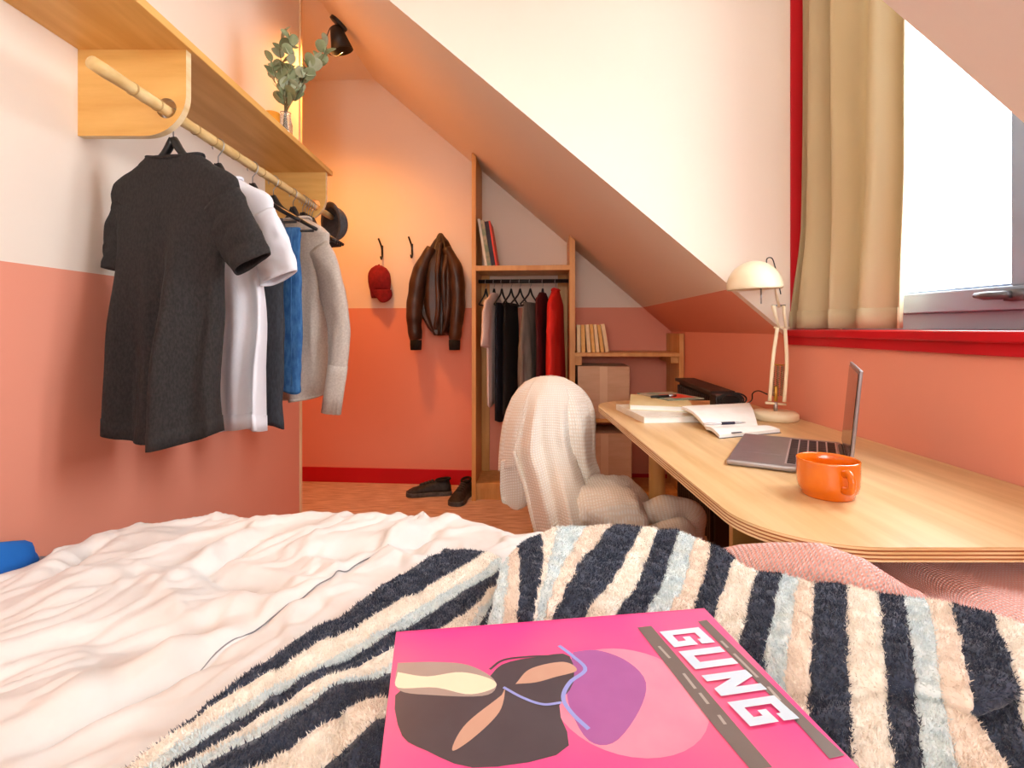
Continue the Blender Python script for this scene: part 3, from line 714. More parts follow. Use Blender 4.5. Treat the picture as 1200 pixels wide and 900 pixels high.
MB().tube(cat_rom([lp(909, 315), lp(905, 303), lp(899, 303), lp(899, 310), lp(906, 318), lp(911, 326), lp(915, 345)], 40), .0018, 7).build('cord_loop', 'black_plastic', lamp, smooth=True)
MB().tube(cat_rom([lp(899, 462, .03), lp(889, 458, .08), lp(882, 461, .12), lp(880, 470, .135), (-.052, .15, .012), (-.047, .17, .0035), (-.05, .20, .0035)], 40), .0022, 7).build('power_cord', 'black_plastic', lamp, smooth=True)

# ---- notebook, pen, books, adapter
nbk = thing('notebook', 'open blank notebook with cream pages propped on the books', 'notebook', (.62, 1.55, DZ))
def nb(p): return Vector(p)-Vector((.62, 1.55, DZ))
s0 = onZ(828, 500, DZ+.012); s1 = onZ(888, 499, DZ+.012)
e0 = onZ(843, 509.5, DZ+.010); e1 = onZ(914, 503, DZ+.010)
d0 = onZ(799, 476, DZ+.045); d1 = onZ(878, 472, DZ+.040)
def page(a, b, c_, d_, bulge):
    def fn(u, v):
        p = a.lerp(b, u).lerp(d_.lerp(c_, u), v); p = p.copy(); p.z += bulge*math.sin(PI*v)**1.0*(1-.2*v); return nb(p)
    return fn
def slab(fn, th, nu=14, nv=18):
    mb = MB(); mb.grid(fn, nu, nv); n = nu*nv
    top = list(mb.v); bot = [(x, y, z-th) for x, y, z in top]
    mb2 = MB(); q_ = mb.f
    ring = [i for i in range(nu)]+[j*nu+nu-1 for j in range(1, nv)]+[(nv-1)*nu+i for i in range(nu-2, -1, -1)]+[j*nu for j in range(nv-2, 0, -1)]
    mb2.add(top+bot, q_+[tuple(i+n for i in f[::-1]) for f in q_]+[(ring[k], ring[k]+n, ring[(k+1) % len(ring)]+n, ring[(k+1) % len(ring)]) for k in range(len(ring))])
    return mb2
slab(page(s0, s1, e1, e0, .006), .009).build('page_block', 'paper_white', nbk, smooth=False)
slab(page(s0, s1, d1, d0, .012), .008).build('page_block', 'paper_white', nbk, smooth=False)
off = Vector((0, 0, -.0092))
slab(page(s0+off, s1+off, e1+off+(e1-s1).normalized()*.004, e0+off+(e0-s0).normalized()*.004, .006), .0012).build('cover', 'book_navy', nbk)
slab(page(s0+off, s1+off, d1+off+(d1-s1).normalized()*.004, d0+off+(d0-s0).normalized()*.004, .012), .0012).build('cover', 'book_cream', nbk)
bb = e0.lerp(e1, .35); MB().tube([nb(bb+Vector((0, 0, .002))), nb(e0.lerp(e1, .2)+Vector((0, 0, .002)))], .004, 8, flat=.3).build('ribbon', 'book_navy', nbk)
p0 = onZ(825, 497, DZ+.026); p1 = onZ(874, 495, DZ+.026)
pen = thing('pen', 'slim silver and navy pen lying across the open notebook', 'pen', p0)
dv_ = (p1-p0)
MB().tube([Vector((0, 0, 0)), dv_*.72], .0038, 10).build('barrel', 'alu_light', pen, smooth=True)
MB().tube([dv_*.4, dv_*.72], .0042, 10).build('grip', 'book_navy', pen, smooth=True)
MB().tube([dv_*.72, dv_*.9, dv_], [.0036, .003, .0008], 10).build('tip', 'steel', pen, smooth=True)

def flat_book(name, label, c, rz, w_, d_, t, cov_m, page_m='paper_white', group=None):
    b_ = thing(name, label, 'book', c, rz, group)
    MB().box(-w_/2, w_/2, -d_/2, d_/2, 0, .0018).build('cover', cov_m, b_, bevel=.0006)
    MB().box(-w_/2, w_/2, -d_/2, d_/2, t-.0018, t).build('cover', cov_m, b_, bevel=.0006)
    MB().box(-w_/2, -w_/2+.002, -d_/2, d_/2, .0018, t-.0018).build('spine', cov_m, b_)
    MB().box(-w_/2+.002, w_/2-.003, -d_/2+.003, d_/2-.003, .0018, t-.0018).build('page_block', page_m, b_)
    return b_
flat_book('book', 'white paperback at the bottom of the pile on the desk corner', (.525, 1.735, DZ), .10, .22, .27, .020, 'book_white')
flat_book('book', 'cream hardback lying askew on the white paperback', (.550, 1.838, DZ+.020), -.25, .20, .28, .018, 'book_cream')
sg = flat_book('magazine', 'thin magazine with a red and green cover on the desk pile', (.615, 1.93, DZ+.038), .3, .15, .20, .004, 'book_sage')
MB().add([(-.03, -.07, .0042), (.06, -.07, .0042), (.06, .03, .0042), (-.03, .03, .0042)], [(0, 1, 2, 3)]).build('cover_print', 'book_red', sg)
pr = onZ(790, 470, DZ+.048)
sc_ = thing('marker', 'dark marker pen lying on the thin magazine', 'pen', (.575, 1.87, DZ+.0472))
MB().tube([(-.05, -.02, 0), (.02, .008, 0)], .0045, 10).build('barrel', 'black_plastic', sc_, smooth=True)
MB().tube([(.02, .008, 0), (.05, .02, 0)], .005, 10).build('lid', 'steel', sc_, smooth=True)
ad = thing('power_strip', 'black adapter with coiled cable behind the notebook', 'adapter', (.825, 1.93, DZ))
MB().box(-.05, .05, -.03, .03, 0, .045).build('body', 'black_plastic', ad, bevel=.006)
for k in range(3):
    P_ = [Vector((.045*math.cos(t)+.01*k-.01, -.045, .030+.022*math.sin(t)+.002*k)) for t in np.linspace(0, 2*PI, 26)]
    MB().tube(P_, .003, 7).build('cable_loop', 'black_plastic', ad, smooth=True)

# ---- radiator under the far slope
rad = thing('radiator', 'dark brown ribbed radiator standing against the coral knee wall', 'radiator', W2(-.09, .42), RZ)
MB().box(-.02, .05, 0, .56, .12, .755).build('body', 'radiator', rad, bevel=.006)
MB().box(-.04, .06, -.01, .57, .755, .772).build('top_grille', 'radiator', rad, bevel=.004)
for k in range(19): MB().box(-.036, -.02, .012+k*.0285, .026+k*.0285, .14, .74).build('fin', 'radiator', rad)
for y_ in (.08, .48): MB().box(-.02, .05, y_-.02, y_+.02, 0, .12).build('foot', 'radiator', rad)
vs, fs = blob((0, 0, 0), .07, .06, .10, amp=.15, seed=11)
rb = onY(847, 632, 1.55)
tag(place(MB().add(vs, fs).build('bag', 'red_bag', smooth=True), (rb.x, 1.55, .10)), 'small red bag on the floor under the desk', 'bag')

# ================================================================== CHAIR AND KNIT THROW
CX, CY = .240, 1.805
chair = thing('chair', 'shell chair hidden under the cream knitted throw', 'chair', (CX, CY, 0), -1.2)
def shell(u, v):
    a = (u-.5)*2; z = .45+v*.33; return (-.16-.03*v-.03*(1-a*a), a*.095*(1-.30*v*v), z)
MB().grid(shell, 14, 12).build('backrest', 'chair_shell', chair, smooth=True, solid=.012)
vs, fs = blob((-.03, .01, .415), .115, .115, .018, p=.8, amp=.0); MB().add(vs, fs).build('seat', 'chair_shell', chair, smooth=True)
for sx in (-1, 1):
    for sy in (-1, 1): MB().tube([(sx*.07, sy*.07, .41), (sx*.18, sy*.18, 0)], [.013, .010], 10).build('leg', 'pine', chair, smooth=True)
def kpt(px, py, Y): return onY(px, py, Y)
kn = MB()
def loft(rows, nu, nv, uvs, fold=None):
    """rows: [(py, [px...], [Y...])] traced top to bottom -> smooth sheet"""
    R_ = [cat_rom([onY(x, py if not isinstance(py, (list, tuple)) else py[i], y) for i, (x, y) in enumerate(zip(xs, ys))], nu) for py, xs, ys in rows]
    C_ = [cat_rom([r[i] for r in R_], nv) for i in range(nu)]
    def fn(u, v):
        p = C_[int(round(u*(nu-1)))][int(round(v*(nv-1)))].copy()
        if fold: p.y += fold(u, v)
        return p
    kn.grid(fn, nu, nv, uvs=uvs)
# back layer: everything behind the seat back, open below
sil = [(440.5, 638, 652), (443, 626, 661), (448, 615, 671), (456, 607, 681), (466, 600, 690), (480, 594, 696), (498, 589, 697), (520, 586, 697), (545, 586, 698), (560, 590, 700)]
rings_ = []; n_ = 64
for i, (py, xl_, xr_) in enumerate(sil):
    Yc = 1.97; a = onY(xl_, py, Yc); b = onY(xr_, py, Yc); hw = (b.x-a.x)/2; cx = (a.x+b.x)/2; t = i/(len(sil)-1); hd = .022+.055*t**.8
    rings_.append([Vector((cx+hw*math.cos(th), Yc+hd*math.sin(th)*(1+.10*t*math.sin(4*th+1)), a.z)) for th in (2*PI*k/n_ for k in range(n_))])
n0 = len(kn.v); kn.rings(rings_, cap=False); kn.f.append(tuple(n0+k for k in range(n_))); kn.mi.append(0)
for j in range(len(rings_)):
    for k in range(n_): kn.uv[n0+j*n_+k] = (abs(k/n_-.5)*2*.55, j/len(rings_)*.42)
# left layer with its hem and hanging corner
loft([(441, [637, 642, 648], [1.965, 1.955, 1.95]), (449, [616, 628, 642], [1.965, 1.94, 1.93]), (464, [602, 616, 634], [1.965, 1.92, 1.90]), (482, [594, 609, 626], [1.965, 1.905, 1.885]), (505, [588, 602, 618], [1.965, 1.90, 1.88]), (530, [585, 598, 612], [1.965, 1.90, 1.88]), ([553, 549, 545], [584, 597, 612], [1.955, 1.895, 1.88])], 24, 36, (.14, .36), lambda u, v: .010*math.sin(u*5+1)*v)
loft([([540, 538, 536], [587, 600, 616], [1.93, 1.90, 1.89]), ([556, 552, 550], [586, 601, 618], [1.93, 1.905, 1.89]), ([574, 570, 566], [586, 602, 620], [1.93, 1.91, 1.89]), ([588, 586, 582], [588, 602, 622], [1.92, 1.91, 1.89]), ([590, 597, 594], [592, 603, 616], [1.92, 1.91, 1.90])], 18, 24, (.12, .2), lambda u, v: .006*math.sin(u*7))
# right layer falling to a curled hem above the seat
loft([(441, [640, 648, 653], [1.95, 1.955, 1.965]), (450, [645, 662, 674], [1.92, 1.93, 1.965]), (464, [649, 673, 689], [1.89, 1.91, 1.965]), (484, [653, 679, 697], [1.87, 1.89, 1.965]), (510, [657, 682, 698], [1.855, 1.875, 1.96]), (535, [662, 684, 698], [1.845, 1.865, 1.95]), ([552, 558, 552], [668, 688, 703], [1.835, 1.85, 1.93]), ([556, 561, 556], [670, 689, 704], [1.85, 1.87, 1.94])], 28, 40, (.16, .38), lambda u, v: .016*math.sin(u*8.5+.5)*v)
# front layer: broad fold swinging down to the right
loft([(441, [633, 642, 651], [1.955, 1.945, 1.955]), (450, [624, 643, 661], [1.93, 1.905, 1.925]), (465, [617, 642, 666], [1.905, 1.87, 1.895]), (485, [612, 640, 667], [1.885, 1.845, 1.875]), (508, [607, 639, 669], [1.87, 1.825, 1.855]), (530, [602, 641, 673], [1.862, 1.805, 1.84]), (552, [609, 647, 680], [1.845, 1.755, 1.79]), (576, [617, 652, 688], [1.82, 1.705, 1.745]), (600, [623, 658, 694], [1.79, 1.665, 1.71]), (630, [631, 664, 700], [1.765, 1.64, 1.69])], 40, 60, (.24, .62), lambda u, v: (.020*math.sin(u*12+2.2*v+.6)+.010*math.sin(u*21-1.5*v))*sstep(.12, .6, v))
# thick hem along the front layer's left edge
hm = cat_rom([onY(602, 529, 1.860), onY(608, 549, 1.846), onY(616, 573, 1.822), onY(622, 598, 1.792), onY(630, 628, 1.766)], 30)
n0 = len(kn.v); kn.tube(hm, .0065, 8)
for i in range(30):
    for k in range(8): kn.uv[n0+i*8+k] = (k/8*.03, i/30*.3)
# mound over the seat
vs, fs = blob((.340, 1.80, .43), .150, .17, .072, n=64, p=.85, amp=.24, seed=5)
n0 = len(kn.v); kn.add(vs, fs)
for k, v_ in enumerate(vs): kn.uv[n0+k] = (v_.x, v_.y)
# roll of knit lying across the seat towards the desk
rp = cat_rom([onY(728, 608, 1.80), onY(750, 603, 1.77), onY(780, 597, 1.75), onY(803, 597, 1.74), onY(812, 612, 1.74), onY(811, 640, 1.74)], 40)
n0 = len(kn.v); kn.tube(rp, [.040+.006*math.sin(i*.5) for i in range(40)], 20)
for i in range(40):
    for k in range(20): kn.uv[n0+i*20+k] = (abs(k/20-.5)*.5, i/40*.35)
rp = cat_rom([onY(735, 628, 1.74), onY(765, 627, 1.71), onY(795, 617, 1.70), onY(806, 625, 1.70)], 30)
n0 = len(kn.v); kn.tube(rp, .03, 18)
for i in range(30):
    for k in range(18): kn.uv[n0+i*18+k] = (abs(k/18-.5)*.4, i/30*.3)
kt = kn.build('knit_throw', 'knit_cream_uv', smooth=True, solid=.004)
tag(kt, 'chunky cream knitted throw draped over the chair at the desk', 'blanket')

# ================================================================== WALL SHELF WITH RAIL
RX, RZr = -.80, 1.547
shelf = thing('wall_shelf', 'plywood wall shelf with bracket plates and a bamboo hanging rail', 'shelf', (-1.01, 1.2, 1.49))
S = Vector((-1.01, 1.2, 1.49))
def sh_(p): return Vector(p)-S
MB().box(*(v for v in (-1.01-S.x, -.742-S.x, 1.03-S.y, 2.262-S.y, 1.692-S.z, 1.712-S.z))).build('shelf_board', 'ply_y', shelf, bevel=.0015)
def plate(y0):
    prof_ = [(-1.01, 1.692), (-1.01, 1.487)]
    cx, cz, r = -.753-.10, 1.487+.10, .10
    prof_ += [(cx+r*math.cos(a), cz+r*math.sin(a)) for a in np.linspace(-PI/2, 0, 14)]
    prof_ += [(-.753, 1.692)]
    # ring of the hole, bridged to the outline with a quad fan
    hole = [(RX+.024*math.cos(a), RZr+.006+.024*math.sin(a)) for a in np.linspace(0, 2*PI, 24, endpoint=False)]
    import mathutils
    pts2 = [Vector(p) for p in prof_+hole]; n1 = len(prof_)
    edges = [(i, (i+1) % n1) for i in range(n1)]+[(n1+i, n1+(i+1) % 24) for i in range(24)]
    vo, eo, fo, *_ = mathutils.geometry.delaunay_2d_cdt(pts2, edges, [], 1, 1e-6)
    def inhole(f): 
        c_ = sum((vo[i] for i in f), Vector((0, 0)))/len(f); return (c_-Vector((RX, RZr+.006))).length < .0235
    fo = [f for f in fo if not inhole(f)]
    t = .02; n = len(vo); mb = MB()
    vs_ = [sh_((p.x, y0, p.y)) for p in vo]+[sh_((p.x, y0+t, p.y)) for p in vo]
    from collections import Counter
    cnt = Counter(); dire = {}
    for f in fo:
        for i in range(len(f)): e_ = (f[i], f[(i+1) % len(f)]); cnt[tuple(sorted(e_))] += 1; dire[tuple(sorted(e_))] = e_
    side_ = [(dire[k][1], dire[k][0], dire[k][0]+n, dire[k][1]+n) for k, c_ in cnt.items() if c_ == 1]
    mb.add(vs_, [tuple(f) for f in fo]+[tuple(i+n for i in f[::-1]) for f in fo]); mb.add(vs_, side_, 1)
    return mb.build('bracket_plate', ['ply', 'ply_light'], shelf)
plate(1.235); plate(2.205)
rl = MB().tube([sh_((RX, y, RZr)) for y in np.linspace(1.012, 2.42, 40)], [.0135+.0008*math.sin(i*1.9) for i in range(40)], 16).build('hanging_rail', 'bamboo', shelf, smooth=True)
for y in (1.12, 1.2, 1.35, 1.43, 1.55, 1.66, 1.72, 1.84, 1.95, 2.1):
    MB().tube([sh_((RX, y, RZr)), sh_((RX, y+.004, RZr))], .0146, 16).build('node_ring', 'bamboo_ring', rl, smooth=True)

# ---- hangers
def make_hanger(name, label, group=None, w_=.16, wide=True, drop=.072, arm=.118):
    """origin = where the hook sits on the rail (rail radius r below the hook top)"""
    h = thing(name, label, 'hanger', (0, 0, 0), 0, group)  # wide = moulded shoulders
    hp_ = [Vector((-.019*math.cos(t), 0, .019*math.sin(t)-.0176)) for t in np.linspace(-.5, PI, 16)]+[Vector((.0165, 0, -.030)), Vector((.004, 0, -.043)), Vector((0, 0, -.048)), Vector((0, 0, -drop))]
    # hook lies across the rail: its plane is turned to the hanger's own plane
    MB().tube(hp_, .0016, 7).build('hook', 'steel', h, smooth=True)
    r_ = [.011, .012, .010, .007] if wide else [.006, .006, .005, .005]
    for sx in (-1, 1):
        P_ = cat_rom([(0, 0, -drop), (sx*w_*.2, 0, -drop-arm*.36), (sx*w_*.6, 0, -drop-arm*.70), (sx*w_, 0, -drop-arm)], 12)
        rr = [r_[0]+(r_[-1]-r_[0])*i/11 for i in range(12)]
        MB().tube(P_, rr, 10, flat=1.0 if not wide else .9).build('arm', 'black_plastic', h, smooth=True)
    MB().tube([(-w_*.93, 0, -drop-arm-.004), (w_*.93, 0, -drop-arm-.004)], .0045, 8).build('bar', 'black_plastic', h, smooth=True)
    return h
RAIL_TOP = RZr+.0135

# ---- garments
def garment(name, label, cat, loc, rz, m, prof_, sleeves, sl_m=None, collar=None, folds=.12, nf=5, seed=0, skew=0, group=None, hem=None, cuff=None, lean=0):
    g_ = thing(name, label, cat, loc, rz, group)
    n = 72; rs = []; zs = [p[0] for p in prof_]
    L_ = 46
    P = cat_rom([(p[0], p[1], p[2]) for p in prof_], L_)
    for i, p in enumerate(P):
        t = i/(L_-1); ring = []
        for k in range(n):
            th = 2*PI*k/n; c_, s_ = math.cos(th), math.sin(th)
            x = p.y*math.copysign(abs(c_)**.85, c_); y = p.z*math.copysign(abs(s_)**.85, s_)
            x2 = x/.17
            amp = folds*sstep(.14, .75, (p.x-P[0].x)/(P[-1].x-P[0].x))
            f = amp*(.30*math.sin(nf*x2*1.6+seed+1.2*t)+.22*math.sin(nf*x2*3.1+2*seed-1.6*t)+.35*fbm(x2*2.2+seed, t*2.5, seed))
            y += f*.16*(1 if s_ > 0 else .9)
            x += .010*fbm(t*4, seed, 2)*(1 if c_ > 0 else -1)
            z = p.x + (.012*math.sin(th*2+seed)+.01*fbm(x2, seed, 1))*sstep(.85, 1, t) + lean*x*t
            ring.append(Vector((x+skew*t*t, y, z)))
        rs.append(ring)
    mb = MB(); mb.rings(rs, cap=False); bo = mb.build('body', m, g_, smooth=True, solid=.003)
    for q_ in sleeves:
        sx, pts, ra, rb_ = q_
        P_ = cat_rom([(sx*x, y, z) for x, y, z in pts], 26); rr = []
        for i in range(26):
            t = i/25; t_ = (P_[min(i+1, 25)]-P_[max(i-1, 0)]).normalized(); a = Vector((0, 1, 0)); b_ = t_.cross(a).normalized(); a = b_.cross(t_)
            A_ = ra[0]+(ra[1]-ra[0])*t; B_ = rb_[0]+(rb_[1]-rb_[0])*t; ring = []
            for k in range(28):
                th = 2*PI*k/28; w_ = 1+.10*math.sin(3*th+seed+6*t)*t
                ring.append(P_[i]+b_*math.cos(th)*A_*w_+a*math.sin(th)*B_*w_+Vector((0, .006*fbm(t*6, th, seed), 0)))
            rr.append(ring)
        so = MB(); so.rings(rr, cap=False); so = so.build('sleeve', sl_m or m, g_, smooth=True, solid=.003)
        if cuff:
            cf = MB(); cf.rings(rr[-4:]+[[p+(rr[-1][k]-rr[-2][k])*2.5 for k, p in enumerate(rr[-1])]], cap=False); cf.build('cuff', cuff, g_, smooth=True, solid=.006)
    if collar:
        hw, hd, z0, m_ = collar
        MB().tube([Vector((hw*math.cos(t), hd*math.sin(t), z0+.012*math.cos(2*t)*.5)) for t in np.linspace(0, 2*PI, 40)], .0045, 8, cap=False).build('collar', m_, g_, smooth=True)
    if hem:
        mb = MB(); mb.rings([[p*1.0+Vector((0, 0, 0)) for p in rs[-2]], rs[-1]], cap=False); mb.build('hem', hem, g_, smooth=True, solid=.006)
    return g_
def tee_prof(L_, hw=.165, hd=.055, sh=.185):
    return [(0.0, .072, .030), (-.018, .102, .028), (-.042, .150, .026), (-.068, sh, .025), (-.12, sh-.006, .030), (-.22, hw, hd*.75), (-.42, hw, hd*.9), (-L_, hw*1.0, hd)]
short = lambda z=0, out=.245, dn=-.235, r0=.078, r1=.066: [(.150, 0, -.085+z), (.20, 0, -.13+z), (out, 0, dn+z)]
hy = 1.262; RT = -10
hg = make_hanger('clothes_hanger', 'black hanger holding the charcoal t-shirt on the bamboo rail'); place(hg, (RX, hy, RAIL_TOP), math.radians(RT))
NZ = RAIL_TOP-.107
garment('t_shirt', 'charcoal t-shirt seen from the back on the bamboo rail', 't-shirt', (RX+.004, hy, NZ-.012), math.radians(RT), 'charcoal_cloth', tee_prof(.672, .138, .055, .172),
        [(1, [(.120, -.002, -.118), (.165, -.006, -.178), (.212, -.012, -.262)], (.066, .050), (.024, .022)), (-1, [(.112, 0, -.118), (.142, .0, -.178), (.164, 0, -.268)], (.062, .044), (.024, .020))],
        collar=(.074, .030, .0, 'charcoal_cloth'), folds=.62, nf=4, seed=1.3, hem='charcoal_cloth', skew=-.012)
h2 = dup(hg, (RX, 1.46, RAIL_TOP), math.radians(-12), 'black hanger holding the white t-shirt on the bamboo rail')
garment('t_shirt', 'white t-shirt hanging between the charcoal one and the jeans', 't-shirt', (RX, 1.46, NZ-.012), math.radians(-12), 'white_cloth', tee_prof(.695, .138, .045, .172),
        [(1, [(.120, -.002, -.118), (.160, -.006, -.178), (.200, -.012, -.278)], (.066, .055), (.024, .022)), (-1, [(.112, 0, -.118), (.142, 0, -.178), (.160, 0, -.258)], (.062, .045), (.024, .020))],
        collar=(.074, .030, .0, 'white_cloth'), folds=.5, nf=5, seed=2.6, hem='white_cloth', skew=.0)
pants = lambda top, bot, hw: [(top, hw*.9, .004), (top-.02, hw, .018), (top-.2, hw, .026), (top-.45, hw*.98, .027), (bot, hw*.97, .026)]
h3 = dup(hg, (RX, 1.66, RAIL_TOP), math.radians(-8), 'black hanger carrying the dark grey trousers on the bamboo rail')
garment('trousers', 'dark grey trousers folded over a hanger behind the white t-shirt', 'trousers', (RX, 1.66, NZ), math.radians(-8), 'dark_grey_cloth', pants(-.076, -.73, .105), [], folds=.10, nf=3, seed=4.1)
h4 = dup(hg, (RX, 1.81, RAIL_TOP), math.radians(-8), 'black hanger carrying the blue jeans on the bamboo rail')
jn = garment('jeans', 'blue denim jeans folded over a hanger next to the beige sweater', 'trousers', (RX, 1.81, NZ), math.radians(-8), 'denim', pants(-.076, -.63, .100), [], folds=.10, nf=3, seed=5.7)
MB().tube([(.085, -.03, -.08), (.083, -.032, -.4), (.086, -.03, -.62)], .0022, 6).build('seam', 'denim', jn, smooth=True)
h5 = dup(hg, (RX, 1.98, RAIL_TOP), math.radians(-22), 'black hanger holding the beige sweater on the bamboo rail')
garment('sweater', 'beige knitted sweater with long sleeves on the bamboo rail', 'sweater', (RX, 1.98, NZ-.012), math.radians(-22), 'beige_knit', [(0.0, .07, .032), (-.02, .102, .032), (-.05, .155, .032), (-.08, .172, .032), (-.2, .15, .045), (-.40, .15, .065), (-.60, .15, .066), (-.67, .125, .056)],
        [(1, [(.118, -.004, -.125), (.168, -.008, -.20), (.214, -.012, -.34), (.228, -.015, -.45), (.205, -.015, -.64)], (.060, .036), (.026, .024)), (-1, [(.112, 0, -.125), (.145, 0, -.21), (.165, 0, -.45), (.16, 0, -.64)], (.055, .034), (.026, .024))],
        collar=(.075, .05, 0, 'beige_knit'), folds=.42, nf=4, seed=7.3, hem='beige_knit', cuff='beige_knit')
GH = 'empty black hangers at the shelf end'
for k, (y, a) in enumerate(((2.075, -22), (2.10, -22), (2.125, -22), (2.15, -22), (2.175, -22))):
    dup(hg, (RX, y, RAIL_TOP), math.radians(a), 'empty black hanger among the bunch at the end of the bamboo rail', GH)
# ---- grey hat on the rail's far end
hat = thing('hat', 'dark grey felt cap hung on the far end of the bamboo rail', 'hat', (RX+.015, 2.375, 1.508))
hb = MB(); rr_ = []
for i in range(14):
    t = i/13*PI/2; rr_.append((.078*math.cos(t)**.8 if i < 13 else .0005, .065*math.sin(t)))
hb.lathe(rr_, n=36, cap=False)
ho = hb.build('crown', 'hat_grey', hat, smooth=True, solid=.004); HQ = Vector((.70, .68, .12)).to_track_quat('Z', 'Y').to_euler(); ho.rotation_euler = HQ
br = MB().lathe([(.073, 0), (.088, -.004), (.098, -.002)], n=36, cap=False).build('brim', 'hat_grey', hat, smooth=True, solid=.004); br.rotation_euler = HQ

# ---- vase with eucalyptus
vb = Vector((-.785, 1.875, 1.712))
vase = thing('vase', 'small clear glass vase of eucalyptus on the wall shelf', 'vase', vb)
MB().lathe([(0, 0), (.022, 0), (.024, .004), (.024, .05), (.018, .075), (.017, .092), (.019, .094), (.0165, .092), (.0165, .075), (.021, .05), (.021, .006), (0, .005)], n=24, cap=False).build('body', 'vase_glass', vase, smooth=True)
cb_ = thing('candle_holder', 'amber glass candle holder next to the vase on the wall shelf', 'candle holder', (-.800, 1.80, 1.712))
MB().lathe([(0, 0), (.022, 0), (.025, .005), (.026, .062), (.023, .062), (.022, .01), (0, .009)], n=24, cap=False).build('body', 'amber', cb_, smooth=True)
MB().lathe([(0, .01), (.021, .01), (.021, .045), (0, .046)], n=20, cap=False).build('candle', 'paper_cream', cb_, smooth=True)
euc = thing('eucalyptus', 'dried eucalyptus sprigs with round grey green leaves in the vase', 'plant', vb+Vector((0, 0, .01)))
def leaf(r, el=1.15):
    mb = MB(); n = 14; vs_ = [(0, 0, 0)]+[(r*math.cos(2*PI*k/n), r*el*math.sin(2*PI*k/n)+r*el, .12*r*math.cos(4*PI*k/n)) for k in range(n)]
    vs_[0] = (0, r*el, -.1*r)
    return mb.add(vs_, [(0, 1+k, 1+(k+1) % n) for k in range(n)])
stems = [[(0, 0), (332, 110), (323, 90), (318, 72)], [(0, 0), (338, 105), (340, 82), (343, 58), (340, 45)], [(0, 0), (344, 110), (352, 95), (362, 82), (368, 70)], [(0, 0), (336, 110), (334, 90), (328, 62), (330, 40)], [(0, 0), (347, 112), (360, 92), (378, 68), (383, 55)], [(0, 0), (345, 115), (350, 100), (355, 96)], [(0, 0), (333, 115), (322, 95), (325, 84)]]
rl_ = random.Random(4)
for si, st in enumerate(stems):
    dyo = (si-3)*.012
    P_ = [Vector((rl_.uniform(-.01, .01), rl_.uniform(-.01, .01), 0))]+[onY(x, y, 1.875+dyo*(k+1)/3)-vb-Vector((0, 0, .01)) for k, (x, y) in enumerate(st[1:])]
    P_.insert(1, Vector((P_[0].x*.4, P_[0].y*.4, .085)))
    C_ = cat_rom(P_, 30); MB().tube(C_, [.0022-.0014*i/29 for i in range(30)], 6).build('stem', 'stem', euc, smooth=True)
    nl = 13 if si < 5 else 9
    for k in range(nl):
        i = int(10+(19*k)/max(1, nl-1)); p = C_[i]; r = rl_.uniform(.015, .024)
        lo_ = leaf(r).build('leaf', rl_.choice(['leaf', 'leaf_b', 'leaf']), euc, smooth=True)
        lo_.location = p; ang = rl_.uniform(0, 2*PI)
        lo_.rotation_euler = (rl_.uniform(.6, 1.5), rl_.uniform(-.9, .9), ang)

# ---- black ceiling spot
sp = onY(398, 55, 2.75)
sxl = (sp.x-O2.x)*CR+(2.75-O2.y)*SR; SPZ = min(CEIL, slope_z(sxl))
spot = thing('ceiling_spot', 'black ceiling spotlight with a loose cable above the shelf', 'lamp', (sp.x, 2.75, SPZ))
MB().lathe([(0, 0), (.05, 0), (.05, -.018), (0, -.02)][::-1], n=28, cap=False).build('rose', 'black_plastic', spot, smooth=True, bevel=.002).rotation_euler = (0, math.atan(SL), RZ)
MB().tube([(-.008, 0, -.010), (0, 0, -.04), (0, 0, -.11)], .006, 10).build('stem', 'black_plastic', spot, smooth=True)
spz = sp.z-SPZ
sd_ = MB().lathe([(.022, .075), (.03, .07), (.058, -.05), (.055, -.05), (.027, .066), (.0, .07)], n=32, cap=False).build('shade', 'black_plastic', spot, smooth=True); sd_.location = (0, 0, spz+.03); sd_.rotation_euler = (.15, -.25, 0)
blb = MB().lathe([(.0005, -.02), (.018, -.012), (.022, .005), (.012, .03), (.01, .05)], n=20, cap=False).build('bulb', 'bulb_glow', spot, smooth=True); blb.location = (0, 0, spz+.045)
MB().tube(cat_rom([(-.012, .0, -.03), (-.05, .0, spz+.10), (-.08, .01, spz+.0), (-.03, .01, spz-.045), (.02, .0, spz-.03)], 30), .0025, 7).build('cable', 'black_plastic', spot, smooth=True)
pl_ = bpy.data.lights.new('spot_bulb', 'SPOT'); pl_.energy = 88; pl_.color = (1, .40, .09); pl_.spot_size = math.radians(158); pl_.spot_blend = 1.0; pl_.shadow_soft_size = .05
plo = bpy.data.objects.new('spot_bulb', pl_); COL.objects.link(plo); plo.location = (sp.x+.01, 2.75, sp.z-.03); plo.rotation_euler = (math.radians(-4), math.radians(14), 0)

# ================================================================== BACK WALL: HOOKS, CAP, JACKET, SHOES
YB = BACK
def wall_hook(px, py, label, group):
    x, z = onB(px, py, YB-.01)
    h = thing('coat_hook', label, 'hook', W2(x, YB, z), RZ, group)
    MB().tube(cat_rom([(-.004, -.045, .060), (.002, -.028, .035), (.008, -.008, 0), (.012, -.010, -.05), (.012, -.03, -.075), (.012, -.045, -.060)], 20), .0062, 10).build('prong', 'black_plastic', h, smooth=True)
    MB().box(.002, .016, -.006, 0, -.05, .02).build('plate', 'black_plastic', h, bevel=.002)
    return h
wall_hook(446, 291, 'black metal coat hook holding the red cap', None)
wall_hook(481, 289, 'empty black metal coat hook between cap and leather jacket', None)
wall_hook(516, 287, 'black metal coat hook under the leather jacket', None)
x, z = onB(445, 330, YB-.05)
capo = thing('baseball_cap', 'dark red baseball cap hanging on the wall hook', 'cap', W2(x, YB-.005, z), RZ)
